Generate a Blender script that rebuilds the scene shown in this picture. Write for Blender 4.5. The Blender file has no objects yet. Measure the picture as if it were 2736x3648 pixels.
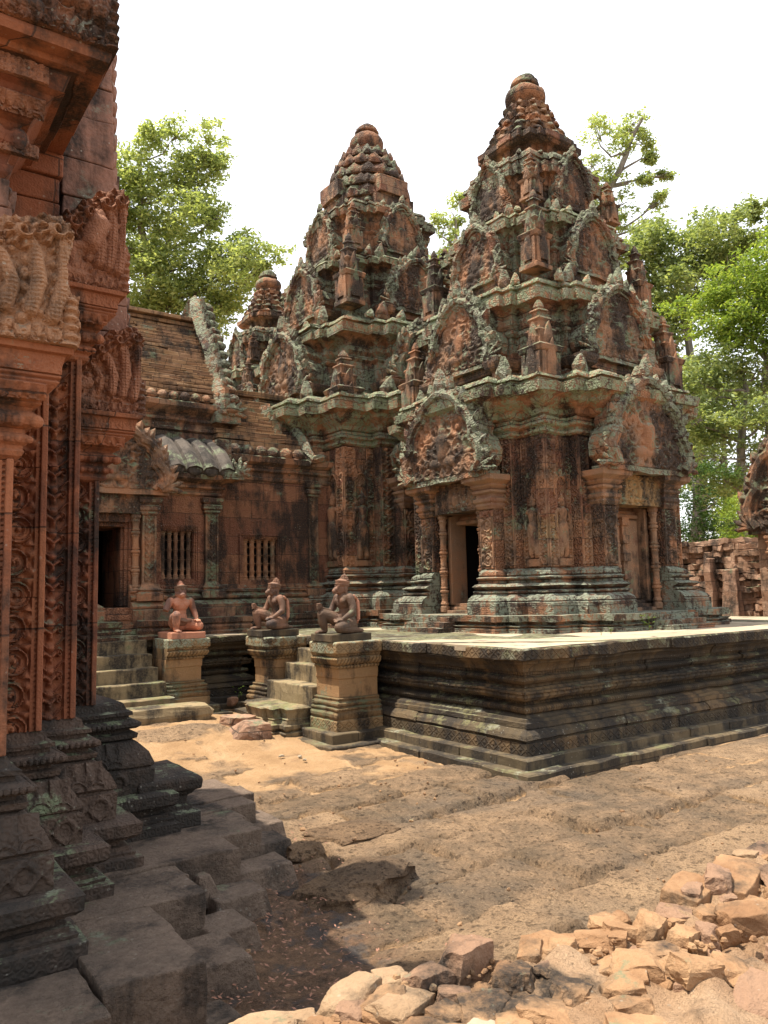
import bpy, math, random
import numpy as np
from mathutils import Matrix, Vector
random.seed(7); RNG = np.random.default_rng(11)
R = math.radians
scene = bpy.context.scene
col = scene.collection
# ------------------------------------------------------------------ camera, sky, sun, exposure
def make_camera():
    pitch, roll, yaw, eye = R(5.927), R(1.269), R(54.81), 1.7
    F = Vector((math.cos(pitch)*math.cos(yaw), math.cos(pitch)*math.sin(yaw), math.sin(pitch)))
    Rt = Vector((math.sin(yaw), -math.cos(yaw), 0)); U = Rt.cross(F)
    R2 = Rt*math.cos(roll) - U*math.sin(roll); U2 = U*math.cos(roll) + Rt*math.sin(roll)
    cam = bpy.data.cameras.new('camera'); o = bpy.data.objects.new('camera', cam); col.objects.link(o)
    m = Matrix.Identity(4)
    for i in range(3):
        m[i][0] = R2[i]; m[i][1] = U2[i]; m[i][2] = -F[i]
    m[0][3], m[1][3], m[2][3] = 0, 0, eye
    o.matrix_world = m
    cam.sensor_fit = 'VERTICAL'; cam.sensor_height = 36; cam.lens = 2809/3648*36
    cam.clip_start = .05; cam.clip_end = 2000
    scene.camera = o
make_camera()
SUN_EL, SUN_DIR = 72.0, (-.84, .54)
SUN_STRENGTH, SKY_STRENGTH, HAZE, EXPOSURE = 5.0, .05, 18.0, .82
def make_light():
    w = bpy.data.worlds.new('World'); scene.world = w; w.use_nodes = True
    nt = w.node_tree; nt.nodes.clear()
    out = nt.nodes.new('ShaderNodeOutputWorld'); bg = nt.nodes.new('ShaderNodeBackground')
    sky = nt.nodes.new('ShaderNodeTexSky'); sky.sky_type = 'NISHITA'; sky.sun_disc = False
    sky.sun_elevation = R(SUN_EL)
    sky.sun_rotation = math.atan2(SUN_DIR[0], SUN_DIR[1])
    sky.air_density = 1.0; sky.dust_density = 3.0; sky.ozone_density = 1.0
    # white haze of a hot, bright day: strongest near the horizon, thinning to the zenith
    tc = nt.nodes.new('ShaderNodeTexCoord'); sp = nt.nodes.new('ShaderNodeSeparateXYZ')
    nt.links.new(tc.outputs['Generated'], sp.inputs[0])
    ramp = nt.nodes.new('ShaderNodeValToRGB')
    e = ramp.color_ramp.elements
    e[0].position = 0.0; e[0].color = (1, 1, 1, 1); e[1].position = .9; e[1].color = (.74, .78, .84, 1)
    k = e.new(.64); k.color = (.97, .985, 1.0, 1)
    k = e.new(.76); k.color = (.80, .83, .88, 1)
    nt.links.new(sp.outputs['Z'], ramp.inputs[0])
    # haze dimmed behind the camera to set shade, in place of unbuilt trees
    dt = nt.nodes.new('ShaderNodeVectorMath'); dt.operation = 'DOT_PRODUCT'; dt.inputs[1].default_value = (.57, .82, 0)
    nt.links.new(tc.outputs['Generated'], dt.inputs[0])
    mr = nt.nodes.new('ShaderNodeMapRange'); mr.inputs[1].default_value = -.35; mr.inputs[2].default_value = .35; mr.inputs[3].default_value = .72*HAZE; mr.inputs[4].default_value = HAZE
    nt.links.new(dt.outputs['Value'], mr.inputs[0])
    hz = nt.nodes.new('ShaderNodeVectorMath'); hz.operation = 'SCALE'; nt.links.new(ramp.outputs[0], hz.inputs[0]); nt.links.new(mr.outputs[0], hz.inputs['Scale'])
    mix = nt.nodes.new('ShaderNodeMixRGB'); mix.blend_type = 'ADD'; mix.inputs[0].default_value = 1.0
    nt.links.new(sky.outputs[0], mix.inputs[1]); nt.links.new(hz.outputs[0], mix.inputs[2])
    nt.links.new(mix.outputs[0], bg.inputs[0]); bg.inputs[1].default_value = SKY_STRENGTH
    nt.links.new(bg.outputs[0], out.inputs[0])
    s = bpy.data.lights.new('sun', 'SUN'); s.energy = SUN_STRENGTH; s.angle = R(.5); s.color = (1.0, .92, .80)
    so = bpy.data.objects.new('sun', s); col.objects.link(so)
    ce = math.cos(R(SUN_EL)); n = math.hypot(*SUN_DIR)
    d = Vector((SUN_DIR[0]/n*ce, SUN_DIR[1]/n*ce, math.sin(R(SUN_EL))))
    so.rotation_euler = (-d).to_track_quat('-Z', 'Y').to_euler()
    v = scene.view_settings; scene.display_settings.display_device = 'sRGB'
    v.view_transform = 'Standard'; v.look = 'None'; v.exposure = EXPOSURE; v.gamma = 1
make_light()

# ------------------------------------------------------------------ numpy noise
def _hash(ix, iy, iz, s):
    h = (ix*374761393 + iy*668265263 + iz*2147483647 + s*974634777) & 0xffffffff
    h = ((h ^ (h >> 13))*1274126177) & 0xffffffff
    return ((h ^ (h >> 16)) & 0xffff)/32767.5 - 1
def vnoise(P, freq=1.0, s=0):
    Q = np.asarray(P, float)*freq
    i = np.floor(Q).astype(np.int64); f = Q - i; f = f*f*(3 - 2*f)
    r = 0
    for a in (0, 1):
        for b in (0, 1):
            for c in (0, 1):
                w = (f[..., 0] if a else 1-f[..., 0])*(f[..., 1] if b else 1-f[..., 1])*(f[..., 2] if c else 1-f[..., 2])
                r = r + w*_hash(i[..., 0]+a, i[..., 1]+b, i[..., 2]+c, s)
    return r
def fbm(P, freq=1.0, s=0, o=3):
    r = 0; a = 1.0
    for k in range(o):
        r = r + a*vnoise(P, freq*2**k, s+17*k); a *= .5
    return r
def nvec(P, freq, s=0, o=2):
    return np.stack([fbm(P, freq, s+1, o), fbm(P, freq, s+101, o), fbm(P, freq, s+201, o)], -1)

# ------------------------------------------------------------------ mesh builder
def frame(o, u, v, n=None):
    """matrix whose columns are u (local x), v (local y), n (local z)"""
    u = Vector(u).normalized(); v = Vector(v).normalized(); n = Vector(n).normalized() if n else u.cross(v)
    m = Matrix.Identity(4)
    for i in range(3):
        m[i][0] = u[i]; m[i][1] = v[i]; m[i][2] = n[i]; m[i][3] = o[i]
    return m
def T(x, y, z): return Matrix.Translation((x, y, z))
def RZ(a): return Matrix.Rotation(a, 4, 'Z')
def S(x, y=None, z=None):
    if y is None: y = z = x
    return Matrix.Diagonal((x, y, z, 1))
class MB:
    def __init__(self): self.v = []; self.f = []; self.n = 0
    def add(self, V, F, M=None):
        V = np.asarray(V, float)
        if M is not None:
            A = np.array(M); V = V @ A[:3, :3].T + A[:3, 3]
            if np.linalg.det(A[:3, :3]) < 0: F = [tuple(reversed(t)) for t in F]
        b = self.n; self.v.append(V); self.n += len(V)
        self.f.extend(tuple(i+b for i in t) for t in F)
        return self
    def box(self, x0, x1, y0, y1, z0, z1, M=None, seg=.25, top=0.0):
        """box whose top may be drawn in by `top`; its faces are divided so that the noise can wear them"""
        nx, ny, nz = [max(1, min(40, int(round(abs(b-a)/seg)))) for a, b in ((x0, x1), (y0, y1), (z0, z1))]
        V = []; F = []; idx = {}
        def vid(i, j, k):
            key = (i, j, k)
            if key not in idx:
                t = k/nz; cx, cy = (x0+x1)/2, (y0+y1)/2
                x = x0+(x1-x0)*i/nx; y = y0+(y1-y0)*j/ny
                hx, hy = abs(x1-x0)/2, abs(y1-y0)/2
                x = cx+(x-cx)*(1-top*t/max(hx, .01)); y = cy+(y-cy)*(1-top*t/max(hy, .01))
                idx[key] = len(V); V.append((x, y, z0+(z1-z0)*t))
            return idx[key]
        for i in range(nx):
            for j in range(ny):
                F.append((vid(i, j, 0), vid(i, j+1, 0), vid(i+1, j+1, 0), vid(i+1, j, 0)))
                F.append((vid(i, j, nz), vid(i+1, j, nz), vid(i+1, j+1, nz), vid(i, j+1, nz)))
        for i in range(nx):
            for k in range(nz):
                F.append((vid(i, 0, k), vid(i+1, 0, k), vid(i+1, 0, k+1), vid(i, 0, k+1)))
                F.append((vid(i, ny, k), vid(i, ny, k+1), vid(i+1, ny, k+1), vid(i+1, ny, k)))
        for j in range(ny):
            for k in range(nz):
                F.append((vid(0, j, k), vid(0, j, k+1), vid(0, j+1, k+1), vid(0, j+1, k)))
                F.append((vid(nx, j, k), vid(nx, j+1, k), vid(nx, j+1, k+1), vid(nx, j, k+1)))
        return self.add(V, F, M)
    def sweep(self, poly, prof, flags=None, blk=0.45, rnd=0.0, seg=.16, M=None):
        """rectilinear CCW outline swept through profile [(z, offset)...]; walls split into blocks standing proud by up to rnd"""
        n = len(poly); P = np.array(poly, float); flags = flags or [1]*n
        E = np.roll(P, -1, 0) - P; L = np.linalg.norm(E, axis=1); D = E/L[:, None]
        N = np.stack([D[:, 1], -D[:, 0]], 1)
        chains = []
        for i in range(n):
            k = max(1, int(round(L[i]/blk*random.uniform(.8, 1.2)))) if rnd else 1
            cuts = sorted([0, 1]+[(j+random.uniform(-.2, .2))/k for j in range(1, k)])
            rs = [random.uniform(-rnd, rnd*.6) for _ in range(k)]
            chains.append((cuts, rs))
        rings = []
        for z, d in prof:
            ring = []
            def corner(i, ra, rb):
                a = flags[i-1]*(d+ra); b = flags[i]*(d+rb)
                return P[i] + N[i-1]*a + N[i]*b
            for i in range(n):
                cuts, rs = chains[i]
                c0 = corner(i, chains[i-1][1][-1], rs[0]); j = (i+1) % n
                c1 = corner(j, rs[-1], chains[j][1][0])
                b0 = P[i] + N[i-1]*flags[i-1]*d; b1 = P[j] + N[j]*flags[j]*d
                ring.append(c0)
                for q in range(len(rs)):
                    a, b = cuts[q], cuts[q+1]
                    m = max(1, int(round((b-a)*L[i]/seg)))
                    for t in range(0 if q else 1, m+1):
                        if q == len(rs)-1 and t == m: break
                        s = a+(b-a)*t/m
                        ring.append(b0*(1-s)+b1*s + N[i]*flags[i]*(d+rs[q]))
            rings.append([(p[0], p[1], z) for p in ring])
        m = len(rings[0]); V = [p for r in rings for p in r]; F = []
        for a in range(len(rings)-1):
            for i in range(m):
                j = (i+1) % m
                F.append((a*m+i, a*m+j, (a+1)*m+j, (a+1)*m+i))
        F.append(tuple(reversed(range(m)))); F.append(tuple(range((len(rings)-1)*m, len(rings)*m)))
        return self.add(V, F, M)
    def lathe(self, prof, n=14, M=None, sq=0):
        """profile [(radius, z)]; sq>0 adds petals to the outline"""
        V = []; F = []
        for r, z in prof:
            for i in range(n):
                a = 2*math.pi*i/n; rr = r*(1+(sq if i % 2 else -sq))
                V.append((rr*math.cos(a), rr*math.sin(a), z))
        for k in range(len(prof)-1):
            for i in range(n):
                j = (i+1) % n
                F.append((k*n+i, k*n+j, (k+1)*n+j, (k+1)*n+i))
        F.append(tuple(reversed(range(n)))); F.append(tuple(range((len(prof)-1)*n, len(prof)*n)))
        return self.add(V, F, M)
    def tube(self, pts, rad, n=8, M=None):
        pts = [Vector(p) for p in pts]; V = []; F = []
        if not hasattr(rad, '__len__'): rad = [rad]*len(pts)
        up = Vector((0, 0, 1))
        for i, p in enumerate(pts):
            d = (pts[min(i+1, len(pts)-1)]-pts[max(i-1, 0)]).normalized()
            a = d.cross(up) if abs(d.dot(up)) < .95 else d.cross(Vector((1, 0, 0)))
            a.normalize(); b = d.cross(a)
            for k in range(n):
                t = 2*math.pi*k/n
                V.append(p+(a*math.cos(t)+b*math.sin(t))*rad[i])
        for i in range(len(pts)-1):
            for k in range(n):
                j = (k+1) % n
                F.append((i*n+j, i*n+k, (i+1)*n+k, (i+1)*n+j))
        F.append(tuple(range(n))); F.append(tuple(reversed(range((len(pts)-1)*n, len(pts)*n))))
        return self.add([tuple(v) for v in V], F, M)
    def ell(self, c, r, n=12, m=8, M=None):
        V = [(c[0], c[1], c[2]-r[2])]; F = []
        for k in range(1, m):
            t = math.pi*k/m - math.pi/2
            for i in range(n):
                a = 2*math.pi*i/n
                V.append((c[0]+r[0]*math.cos(t)*math.cos(a), c[1]+r[1]*math.cos(t)*math.sin(a), c[2]+r[2]*math.sin(t)))
        V.append((c[0], c[1], c[2]+r[2])); l = len(V)-1
        for i in range(n):
            j = (i+1) % n
            F.append((0, 1+j, 1+i)); F.append((l, 1+(m-2)*n+i, 1+(m-2)*n+j))
            for k in range(m-2):
                F.append((1+k*n+i, 1+k*n+j, 1+(k+1)*n+j, 1+(k+1)*n+i))
        return self.add(V, F, M)
    def relief(self, w, h, height, mask=None, res=.006, depth=.05, M=None):
        """carved slab in local xy (x -w/2..w/2, y 0..h), carved height along +z, backed `depth` behind"""
        nu, nv = max(3, int(w/res)), max(3, int(h/res))
        x = np.linspace(-w/2, w/2, nu+1); y = np.linspace(0, h, nv+1)
        X, Y = np.meshgrid(x, y, indexing='ij'); Z = height(X, Y)
        keep = np.ones((nu, nv), bool)
        if mask is not None:
            mk = mask(X, Y); keep = mk[:-1, :-1] & mk[1:, :-1] & mk[:-1, 1:] & mk[1:, 1:]
        idx = -np.ones((nu+1, nv+1), int)
        used = np.zeros_like(idx, bool)
        used[:-1, :-1] |= keep; used[1:, :-1] |= keep; used[:-1, 1:] |= keep; used[1:, 1:] |= keep
        cnt = used.sum(); idx[used] = np.arange(cnt)
        V = np.stack([X[used], Y[used], Z[used]], 1); B = V.copy(); B[:, 2] = -depth
        F = []
        I, J = np.nonzero(keep)
        for i, j in zip(I, J):
            F.append((idx[i, j], idx[i+1, j], idx[i+1, j+1], idx[i, j+1]))
        def side(a, b): F.append((b, a, a+cnt, b+cnt))
        kp = np.pad(keep, 1)
        for i, j in zip(I, J):
            if not kp[i, j+1]: side(idx[i, j+1], idx[i, j])
            if not kp[i+2, j+1]: side(idx[i+1, j], idx[i+1, j+1])
            if not kp[i+1, j]: side(idx[i, j], idx[i+1, j])
            if not kp[i+1, j+2]: side(idx[i+1, j+1], idx[i, j+1])
        return self.add(np.concatenate([V, B]), F, M)
    def build(self, name, mat, parent=None, wear=0.0, freq=3.0, bevel=0.0, smooth=False, ab=False):
        V = np.concatenate(self.v) if self.v else np.zeros((0, 3))
        if wear:
            V = V + nvec(V, freq, 5)*wear*.6 + nvec(V, freq*4, 55, 1)*wear*.4
        me = bpy.data.meshes.new(name); me.from_pydata(V.tolist(), [], self.f); me.update()
        if smooth: me.polygons.foreach_set('use_smooth', [True]*len(me.polygons))
        me.materials.append(mat)
        o = bpy.data.objects.new(name, me); col.objects.link(o)
        if parent is not None:
            o.parent = parent
            if ab: o.location = -parent.location      # built in world coordinates
        if bevel:
            b = o.modifiers.new('worn edges', 'BEVEL'); b.width = bevel; b.segments = 2; b.limit_method = 'ANGLE'; b.angle_limit = R(38)
            b.use_clamp_overlap = True
        return o
def tag(o, label=None, cat=None, group=None, kind=None):
    if label: o['label'] = label
    if cat: o['category'] = cat
    if group: o['group'] = group
    if kind: o['kind'] = kind
    return o
def empty(name, loc=(0, 0, 0), label=None, cat=None, group=None):
    o = bpy.data.objects.new(name, None); col.objects.link(o); o.location = loc; o.empty_display_size = .2
    return tag(o, label, cat, group)
def kids(o): return [c for c in bpy.data.objects if c.parent == o]
def copy_tree(o, parent=None):
    c = o.copy(); col.objects.link(c); c.parent = parent
    for ch in kids(o): copy_tree(ch, c)
    return c
# ------------------------------------------------------------------ materials
class NT:
    def __init__(self, name):
        self.m = bpy.data.materials.new(name); self.m.use_nodes = True
        self.nt = self.m.node_tree; self.nt.nodes.clear()
        self.out = self.nt.nodes.new('ShaderNodeOutputMaterial')
        self.b = self.nt.nodes.new('ShaderNodeBsdfPrincipled'); self.nt.links.new(self.b.outputs[0], self.out.inputs[0])
        self.b.inputs['Specular IOR Level'].default_value = .25
        self.pos = self.nt.nodes.new('ShaderNodeNewGeometry')
        self.P = self.pos.outputs['Position']
    def put(self, sock, v):
        if hasattr(v, 'is_linked') or hasattr(v, 'links'): self.nt.links.new(v, sock)
        elif v is not None: sock.default_value = v
    def math(self, op, a, b=None, clamp=False):
        n = self.nt.nodes.new('ShaderNodeMath'); n.operation = op; n.use_clamp = clamp
        self.put(n.inputs[0], a)
        if b is not None: self.put(n.inputs[1], b)
        return n.outputs[0]
    def vmath(self, op, a, b):
        n = self.nt.nodes.new('ShaderNodeVectorMath'); n.operation = op; self.put(n.inputs[0], a); self.put(n.inputs[1], b); return n.outputs[0]
    def noise(self, scale, detail=5, rough=.6, vec=None, out=0, dist=0):
        n = self.nt.nodes.new('ShaderNodeTexNoise'); self.put(n.inputs['Vector'], vec or self.P)
        n.inputs['Scale'].default_value = scale; n.inputs['Detail'].default_value = detail; n.inputs['Roughness'].default_value = rough
        n.inputs['Distortion'].default_value = dist
        return n.outputs[out]
    def voro(self, scale, feat='F1', vec=None, out='Distance'):
        n = self.nt.nodes.new('ShaderNodeTexVoronoi'); n.feature = feat; self.put(n.inputs['Vector'], vec or self.P)
        n.inputs['Scale'].default_value = scale
        return n.outputs[out]
    def ramp(self, f, stops, mode='LINEAR'):
        n = self.nt.nodes.new('ShaderNodeValToRGB'); self.put(n.inputs[0], f); n.color_ramp.interpolation = mode
        e = n.color_ramp.elements
        while len(e) < len(stops): e.new(.5)
        for i, (p, c) in enumerate(stops):
            e[i].position = p; e[i].color = (c, c, c, 1) if not hasattr(c, '__len__') else (*c, 1)
        return n.outputs[0]
    def mix(self, f, a, b, mode='MIX'):
        n = self.nt.nodes.new('ShaderNodeMixRGB'); n.blend_type = mode; self.put(n.inputs[0], f)
        for s, v in ((n.inputs[1], a), (n.inputs[2], b)):
            self.put(s, (*v, 1) if isinstance(v, tuple) and len(v) == 3 else v)
        return n.outputs[0]
    def bump(self, h, strength, dist, prev=None):
        n = self.nt.nodes.new('ShaderNodeBump'); self.put(n.inputs['Height'], h); n.inputs['Strength'].default_value = strength
        n.inputs['Distance'].default_value = dist
        if prev is not None: self.put(n.inputs['Normal'], prev)
        return n.outputs[0]
    def sep(self, v):
        n = self.nt.nodes.new('ShaderNodeSeparateXYZ'); self.put(n.inputs[0], v); return n.outputs
    def comb(self, x, y, z):
        n = self.nt.nodes.new('ShaderNodeCombineXYZ')
        for s, v in zip(n.inputs, (x, y, z)): self.put(s, v)
        return n.outputs[0]
    def scaled(self, x, y, z): return self.vmath('MULTIPLY', self.P, (x, y, z))

RED = [(.0, (.10, .048, .03)), (.22, (.24, .115, .065)), (.42, (.36, .175, .09)), (.55, (.27, .165, .10)), (.68, (.20, .085, .05)), (.80, (.38, .245, .12)), (.9, (.29, .21, .14)), (1, (.32, .145, .078))]
def stone(name, pal=RED, lich=.5, black=.5, joints=(.55, .24), carve=0.0, cscale=14, grain=.35, spots=.4, lcol=(.20, .235, .135), bcol=(.028, .024, .02), zl=0.0, rough=.9, streak=.5, flat=False, band=None, speck=.55):
    t = NT(name); P = t.P
    x, y, z = t.sep(P)
    nz = t.sep(t.pos.outputs['Normal'])[2]
    big = t.noise(.9, 4, .6)
    med = t.noise(3.1, 6, .62)
    fine = t.noise(38, 4, .7)
    bmp = None
    if joints:
        u = t.math('ADD', x, y)
        wob = t.math('MULTIPLY', t.math('SUBTRACT', t.noise(1.3, 2), .5), .05)
        v = t.comb(x, y, 0.0) if flat else t.comb(u, t.math('ADD', z, wob), 0.0)
        br = t.nt.nodes.new('ShaderNodeTexBrick'); t.put(br.inputs['Vector'], v)
        br.inputs['Color1'].default_value = (0, 0, 0, 1); br.inputs['Color2'].default_value = (1, 1, 1, 1); br.inputs['Mortar'].default_value = (.5, .5, .5, 1)
        br.inputs['Scale'].default_value = 1; br.inputs['Mortar Size'].default_value = .005; br.inputs['Mortar Smooth'].default_value = .3
        br.inputs['Brick Width'].default_value = joints[0]; br.inputs['Row Height'].default_value = joints[1]; br.offset = .37; br.squash = 1
        tone = t.mix(.55, br.outputs['Color'], med); joint = br.outputs['Fac']
    else:
        tone = t.mix(.5, big, med); joint = None
    c = t.ramp(tone, pal)
    c = t.mix(t.math('MULTIPLY', t.math('SUBTRACT', fine, .3, True), speck), c, t.mix(1.0, c, (.45, .42, .40), 'MULTIPLY'))
    # black weathering film: patches and runs
    st = t.noise(1.0, 6, .65, vec=t.scaled(2.6, 2.6, .55))
    bm = t.math('ADD', t.math('MULTIPLY', st, .5 + .4*streak), t.math('MULTIPLY', med, .6-.4*streak))
    lo = .665 - .30*black
    bm = t.ramp(bm, [(lo, 0), (lo+.10, 1)])
    bm = t.math('MULTIPLY', bm, t.ramp(fine, [(.25, .6), (.55, 1)]))
    c = t.mix(t.math('MULTIPLY', bm, .94), c, bcol)
    # lichen, keener on ledges
    ln = t.noise(2.4, 8, .68, vec=t.vmath('ADD', P, (13.1, 4.2, 7.7)))
    lm = t.math('ADD', ln, t.math('MULTIPLY', nz, .10))
    if zl: lm = t.math('ADD', lm, t.math('MULTIPLY', t.math('SUBTRACT', z, 3.2), zl))
    lo = .735 - .36*lich
    lm = t.ramp(lm, [(lo, 0), (lo+.05, .85), (min(1, lo+.2), 1)])
    lm = t.math('MULTIPLY', lm, t.ramp(t.noise(17, 5, .7), [(.40, .0), (.52, 1)]))
    lc = t.mix(t.noise(6, 3), lcol, tuple(v*.5 for v in lcol))
    lc = t.mix(t.ramp(t.noise(4.4, 4), [(.5, 0), (.68, .8)]), lc, (.27, .27, .21))
    c = t.mix(lm, c, lc)
    if spots:
        sp = t.math('ADD', t.voro(21), t.math('MULTIPLY', t.noise(2.2, 3), .5))
        c = t.mix(t.math('MULTIPLY', t.ramp(sp, [(.30, 1), (.37, 0)]), spots), c, (.42, .40, .33))
    if joint is not None: c = t.mix(t.math('MULTIPLY', joint, .75), c, (.03, .022, .018))
    t.put(t.b.inputs['Base Color'], c); t.b.inputs['Roughness'].default_value = rough
    bmp = t.bump(t.noise(9, 8, .7), grain, .05)
    bmp = t.bump(t.noise(60, 3, .7), grain*.8, .012, bmp)
    if carve:
        d = t.voro(cscale); d2 = t.voro(cscale*2.7)
        rings = t.math('ADD', t.math('MULTIPLY', t.math('SINE', t.math('MULTIPLY', d, 15)), .5), t.math('MULTIPLY', t.math('SUBTRACT', 1, d2), .6))
        bmp = t.bump(rings, carve, .03, bmp)
    if band:                # ('lozenge', pitch, centre, half height) or ('bead', pitch)
        u = t.math('DIVIDE', t.math('ADD', x, y), band[1])
        tri = t.math('MULTIPLY', t.math('ABSOLUTE', t.math('SUBTRACT', t.math('FRACT', u), .5)), 2.0)
        if band[0] == 'lozenge':
            vv = t.math('DIVIDE', t.math('ABSOLUTE', t.math('SUBTRACT', z, band[2])), band[3])
            dd = t.math('ABSOLUTE', t.math('SUBTRACT', t.math('ADD', tri, vv), 1.0))
            hh = t.math('ADD', t.ramp(dd, [(.10, 1), (.24, 0)]), t.ramp(t.math('ADD', tri, t.math('MULTIPLY', vv, 1.0)), [(.22, .8), (.42, 0)]))
            bmp = t.bump(hh, .9, .02, bmp)
        else:
            bmp = t.bump(t.ramp(tri, [(.0, 0), (.35, .8), (1, 1)]), .9, .025, bmp)
    if joint is not None: bmp = t.bump(t.math('SUBTRACT', 1, joint), .7, .012, bmp)
    t.put(t.b.inputs['Normal'], bmp)
    return t.m
M = {}
M['tower'] = stone('carved red sandstone', lich=.46, black=.50, carve=1.0, cscale=13)
M['tower_plain'] = stone('red sandstone', lich=.32, black=.42, carve=.3, cscale=22, joints=None)
M['tower_high'] = stone('lichened red sandstone', lich=.84, black=.56, lcol=(.25, .28, .18), carve=.5, cscale=15, joints=(.42, .21))
M['cornice'] = stone('pale lichened cornice stone', lich=.98, black=.46, carve=.5, cscale=15, joints=(.42, .5), lcol=(.31, .36, .215))
M['tower_top'] = stone('dark weathered sandstone', lich=.50, black=.62, carve=.35, cscale=12, joints=(.36, .18))
M['tower_base'] = stone('grey lichened sandstone', lich=.78, black=.62, carve=.55, cscale=20, joints=(.5, .3), lcol=(.30, .33, .24))
M['relief'] = stone('deep carved sandstone', lich=.50, black=.60, carve=.5, cscale=26, joints=None, spots=.6)
M['carved'] = stone('scroll carved sandstone', lich=.44, black=.50, carve=0, joints=(2.2, .34), spots=.5)
M['ochre_relief'] = stone('ochre carved lintel', pal=[(.2, (.17, .10, .045)), (.42, (.31, .19, .085)), (.6, (.38, .24, .11)), (.8, (.24, .13, .06))], lich=.34, black=.5, joints=None, spots=.5)
M['hall'] = stone('hall sandstone', pal=[(.0, (.13, .055, .034)), (.3, (.22, .095, .055)), (.55, (.30, .14, .075)), (.8, (.19, .075, .045)), (1, (.33, .19, .10))], lich=.30, black=.50, carve=.65, cscale=18, joints=(.62, .3), spots=.5)
M['hall_dark'] = stone('black stained sandstone', lich=.52, black=.62, carve=.3, cscale=18, joints=(.5, .26))
M['plinth'] = stone('moss darkened sandstone', pal=[(0, (.05, .038, .024)), (.35, (.09, .066, .038)), (.6, (.135, .092, .048)), (.85, (.20, .12, .058)), (1, (.11, .085, .053))], lich=.30, black=.62, carve=.25, cscale=26, joints=(.85, .9), spots=.35, lcol=(.20, .185, .09))
PLP = [(0, (.05, .038, .024)), (.35, (.09, .066, .038)), (.6, (.135, .092, .048)), (.85, (.22, .13, .06)), (1, (.11, .085, .053))]
for nm, bd in (('top_band', ('lozenge', .125, 1.10, .05)), ('low_band', ('lozenge', .125, .225, .05)), ('hall_low_band', ('lozenge', .125, .35, .05)), ('bead', ('bead', .036)), ('bud', ('bead', .105))):
    M[nm] = stone('platform '+nm.replace('_', ' '), pal=PLP, lich=.32 if nm != 'top_band' else .55, black=.60, joints=(.7, 3.0), spots=.35, lcol=(.22, .215, .11), band=bd)
OCP = [(0, (.16, .11, .06)), (.35, (.27, .18, .09)), (.6, (.35, .215, .10)), (.85, (.40, .235, .11)), (1, (.24, .18, .105))]
for nm, bd in (('p_top', ('lozenge', .125, 1.10, .05)), ('p_low', ('lozenge', .125, .235, .05)), ('p_bead', ('bead', .02)), ('p_bud', ('bead', .048))):
    M[nm] = stone('pedestal '+nm[2:], pal=OCP, lich=.80 if nm == 'p_top' else .44, black=.5, joints=None, spots=.3, lcol=(.36, .385, .26) if nm == 'p_top' else (.25, .26, .14), band=bd)
M['pave'] = stone('pale paving sandstone', flat=True, pal=[(0, (.30, .23, .15)), (.4, (.40, .32, .22)), (.7, (.46, .37, .26)), (1, (.36, .30, .21))], lich=.15, black=.12, joints=(1.1, .6), spots=.2)
M['ochre'] = stone('ochre sandstone block', pal=[(0, (.20, .13, .065)), (.4, (.31, .19, .09)), (.7, (.36, .20, .095)), (1, (.27, .19, .10))], lich=.44, black=.40, carve=.25, cscale=28, joints=None, spots=.3, lcol=(.24, .26, .16))
M['step'] = stone('mossy step sandstone', pal=[(.2, (.14, .105, .06)), (.42, (.24, .18, .10)), (.6, (.31, .235, .13)), (.8, (.19, .14, .078))], lich=.34, black=.52, joints=None, spots=.3, lcol=(.20, .20, .085))
M['footing'] = stone('dark footing step', pal=[(.2, (.065, .05, .03)), (.42, (.12, .09, .052)), (.6, (.17, .125, .07)), (.8, (.10, .072, .042))], lich=.26, black=.58, joints=(.8, 3.0), spots=.3, lcol=(.19, .18, .085))
M['library'] = stone('pink red sandstone', pal=[(0, (.16, .055, .03)), (.3, (.27, .10, .05)), (.5, (.34, .135, .065)), (.75, (.21, .075, .042)), (1, (.32, .16, .08))], lich=.20, black=.46, carve=.15, cscale=34, joints=(.9, .52), spots=.25, grain=.25)
M['library_high'] = stone('weathered pink sandstone', pal=[(0, (.13, .055, .038)), (.3, (.24, .11, .075)), (.5, (.31, .165, .115)), (.68, (.15, .06, .04)), (.84, (.36, .22, .09)), (1, (.25, .12, .08))], lich=.40, black=.56, carve=.12, joints=None, spots=.7, lcol=(.27, .27, .20))
M['lib_relief'] = stone('deep cut pink sandstone', pal=[(0, (.15, .06, .038)), (.3, (.26, .11, .062)), (.55, (.33, .155, .09)), (.8, (.20, .075, .043)), (1, (.31, .17, .105))], lich=.28, black=.48, carve=.3, cscale=30, joints=None, spots=.4, lcol=(.27, .27, .20))
M['pale_relief'] = stone('painted sunlit lichened carving', pal=[(0, (.18, .08, .045)), (.3, (.33, .165, .09)), (.55, (.41, .235, .135)), (.8, (.26, .115, .062)), (1, (.36, .20, .115))], lich=.30, black=.36, carve=.3, cscale=30, joints=None, spots=.5, lcol=(.33, .32, .24))  # paler copy of lib_relief: sunlight and lichen both put into the colour
M['library_base'] = stone('dark footing sandstone', pal=[(0, (.05, .037, .029)), (.4, (.085, .06, .045)), (.62, (.12, .08, .058)), (.85, (.16, .085, .052)), (1, (.10, .07, .052))], lich=.30, black=.55, carve=.3, cscale=24, joints=(1.3, 2.5), spots=.25, speck=1.3)
M['terrace'] = stone('brown grey paving block', pal=[(.28, (.08, .062, .048)), (.42, (.155, .115, .085)), (.54, (.25, .18, .13)), (.66, (.125, .09, .066))], lich=.10, black=.36, joints=None, spots=.25, grain=1.2, speck=1.6)
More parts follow.
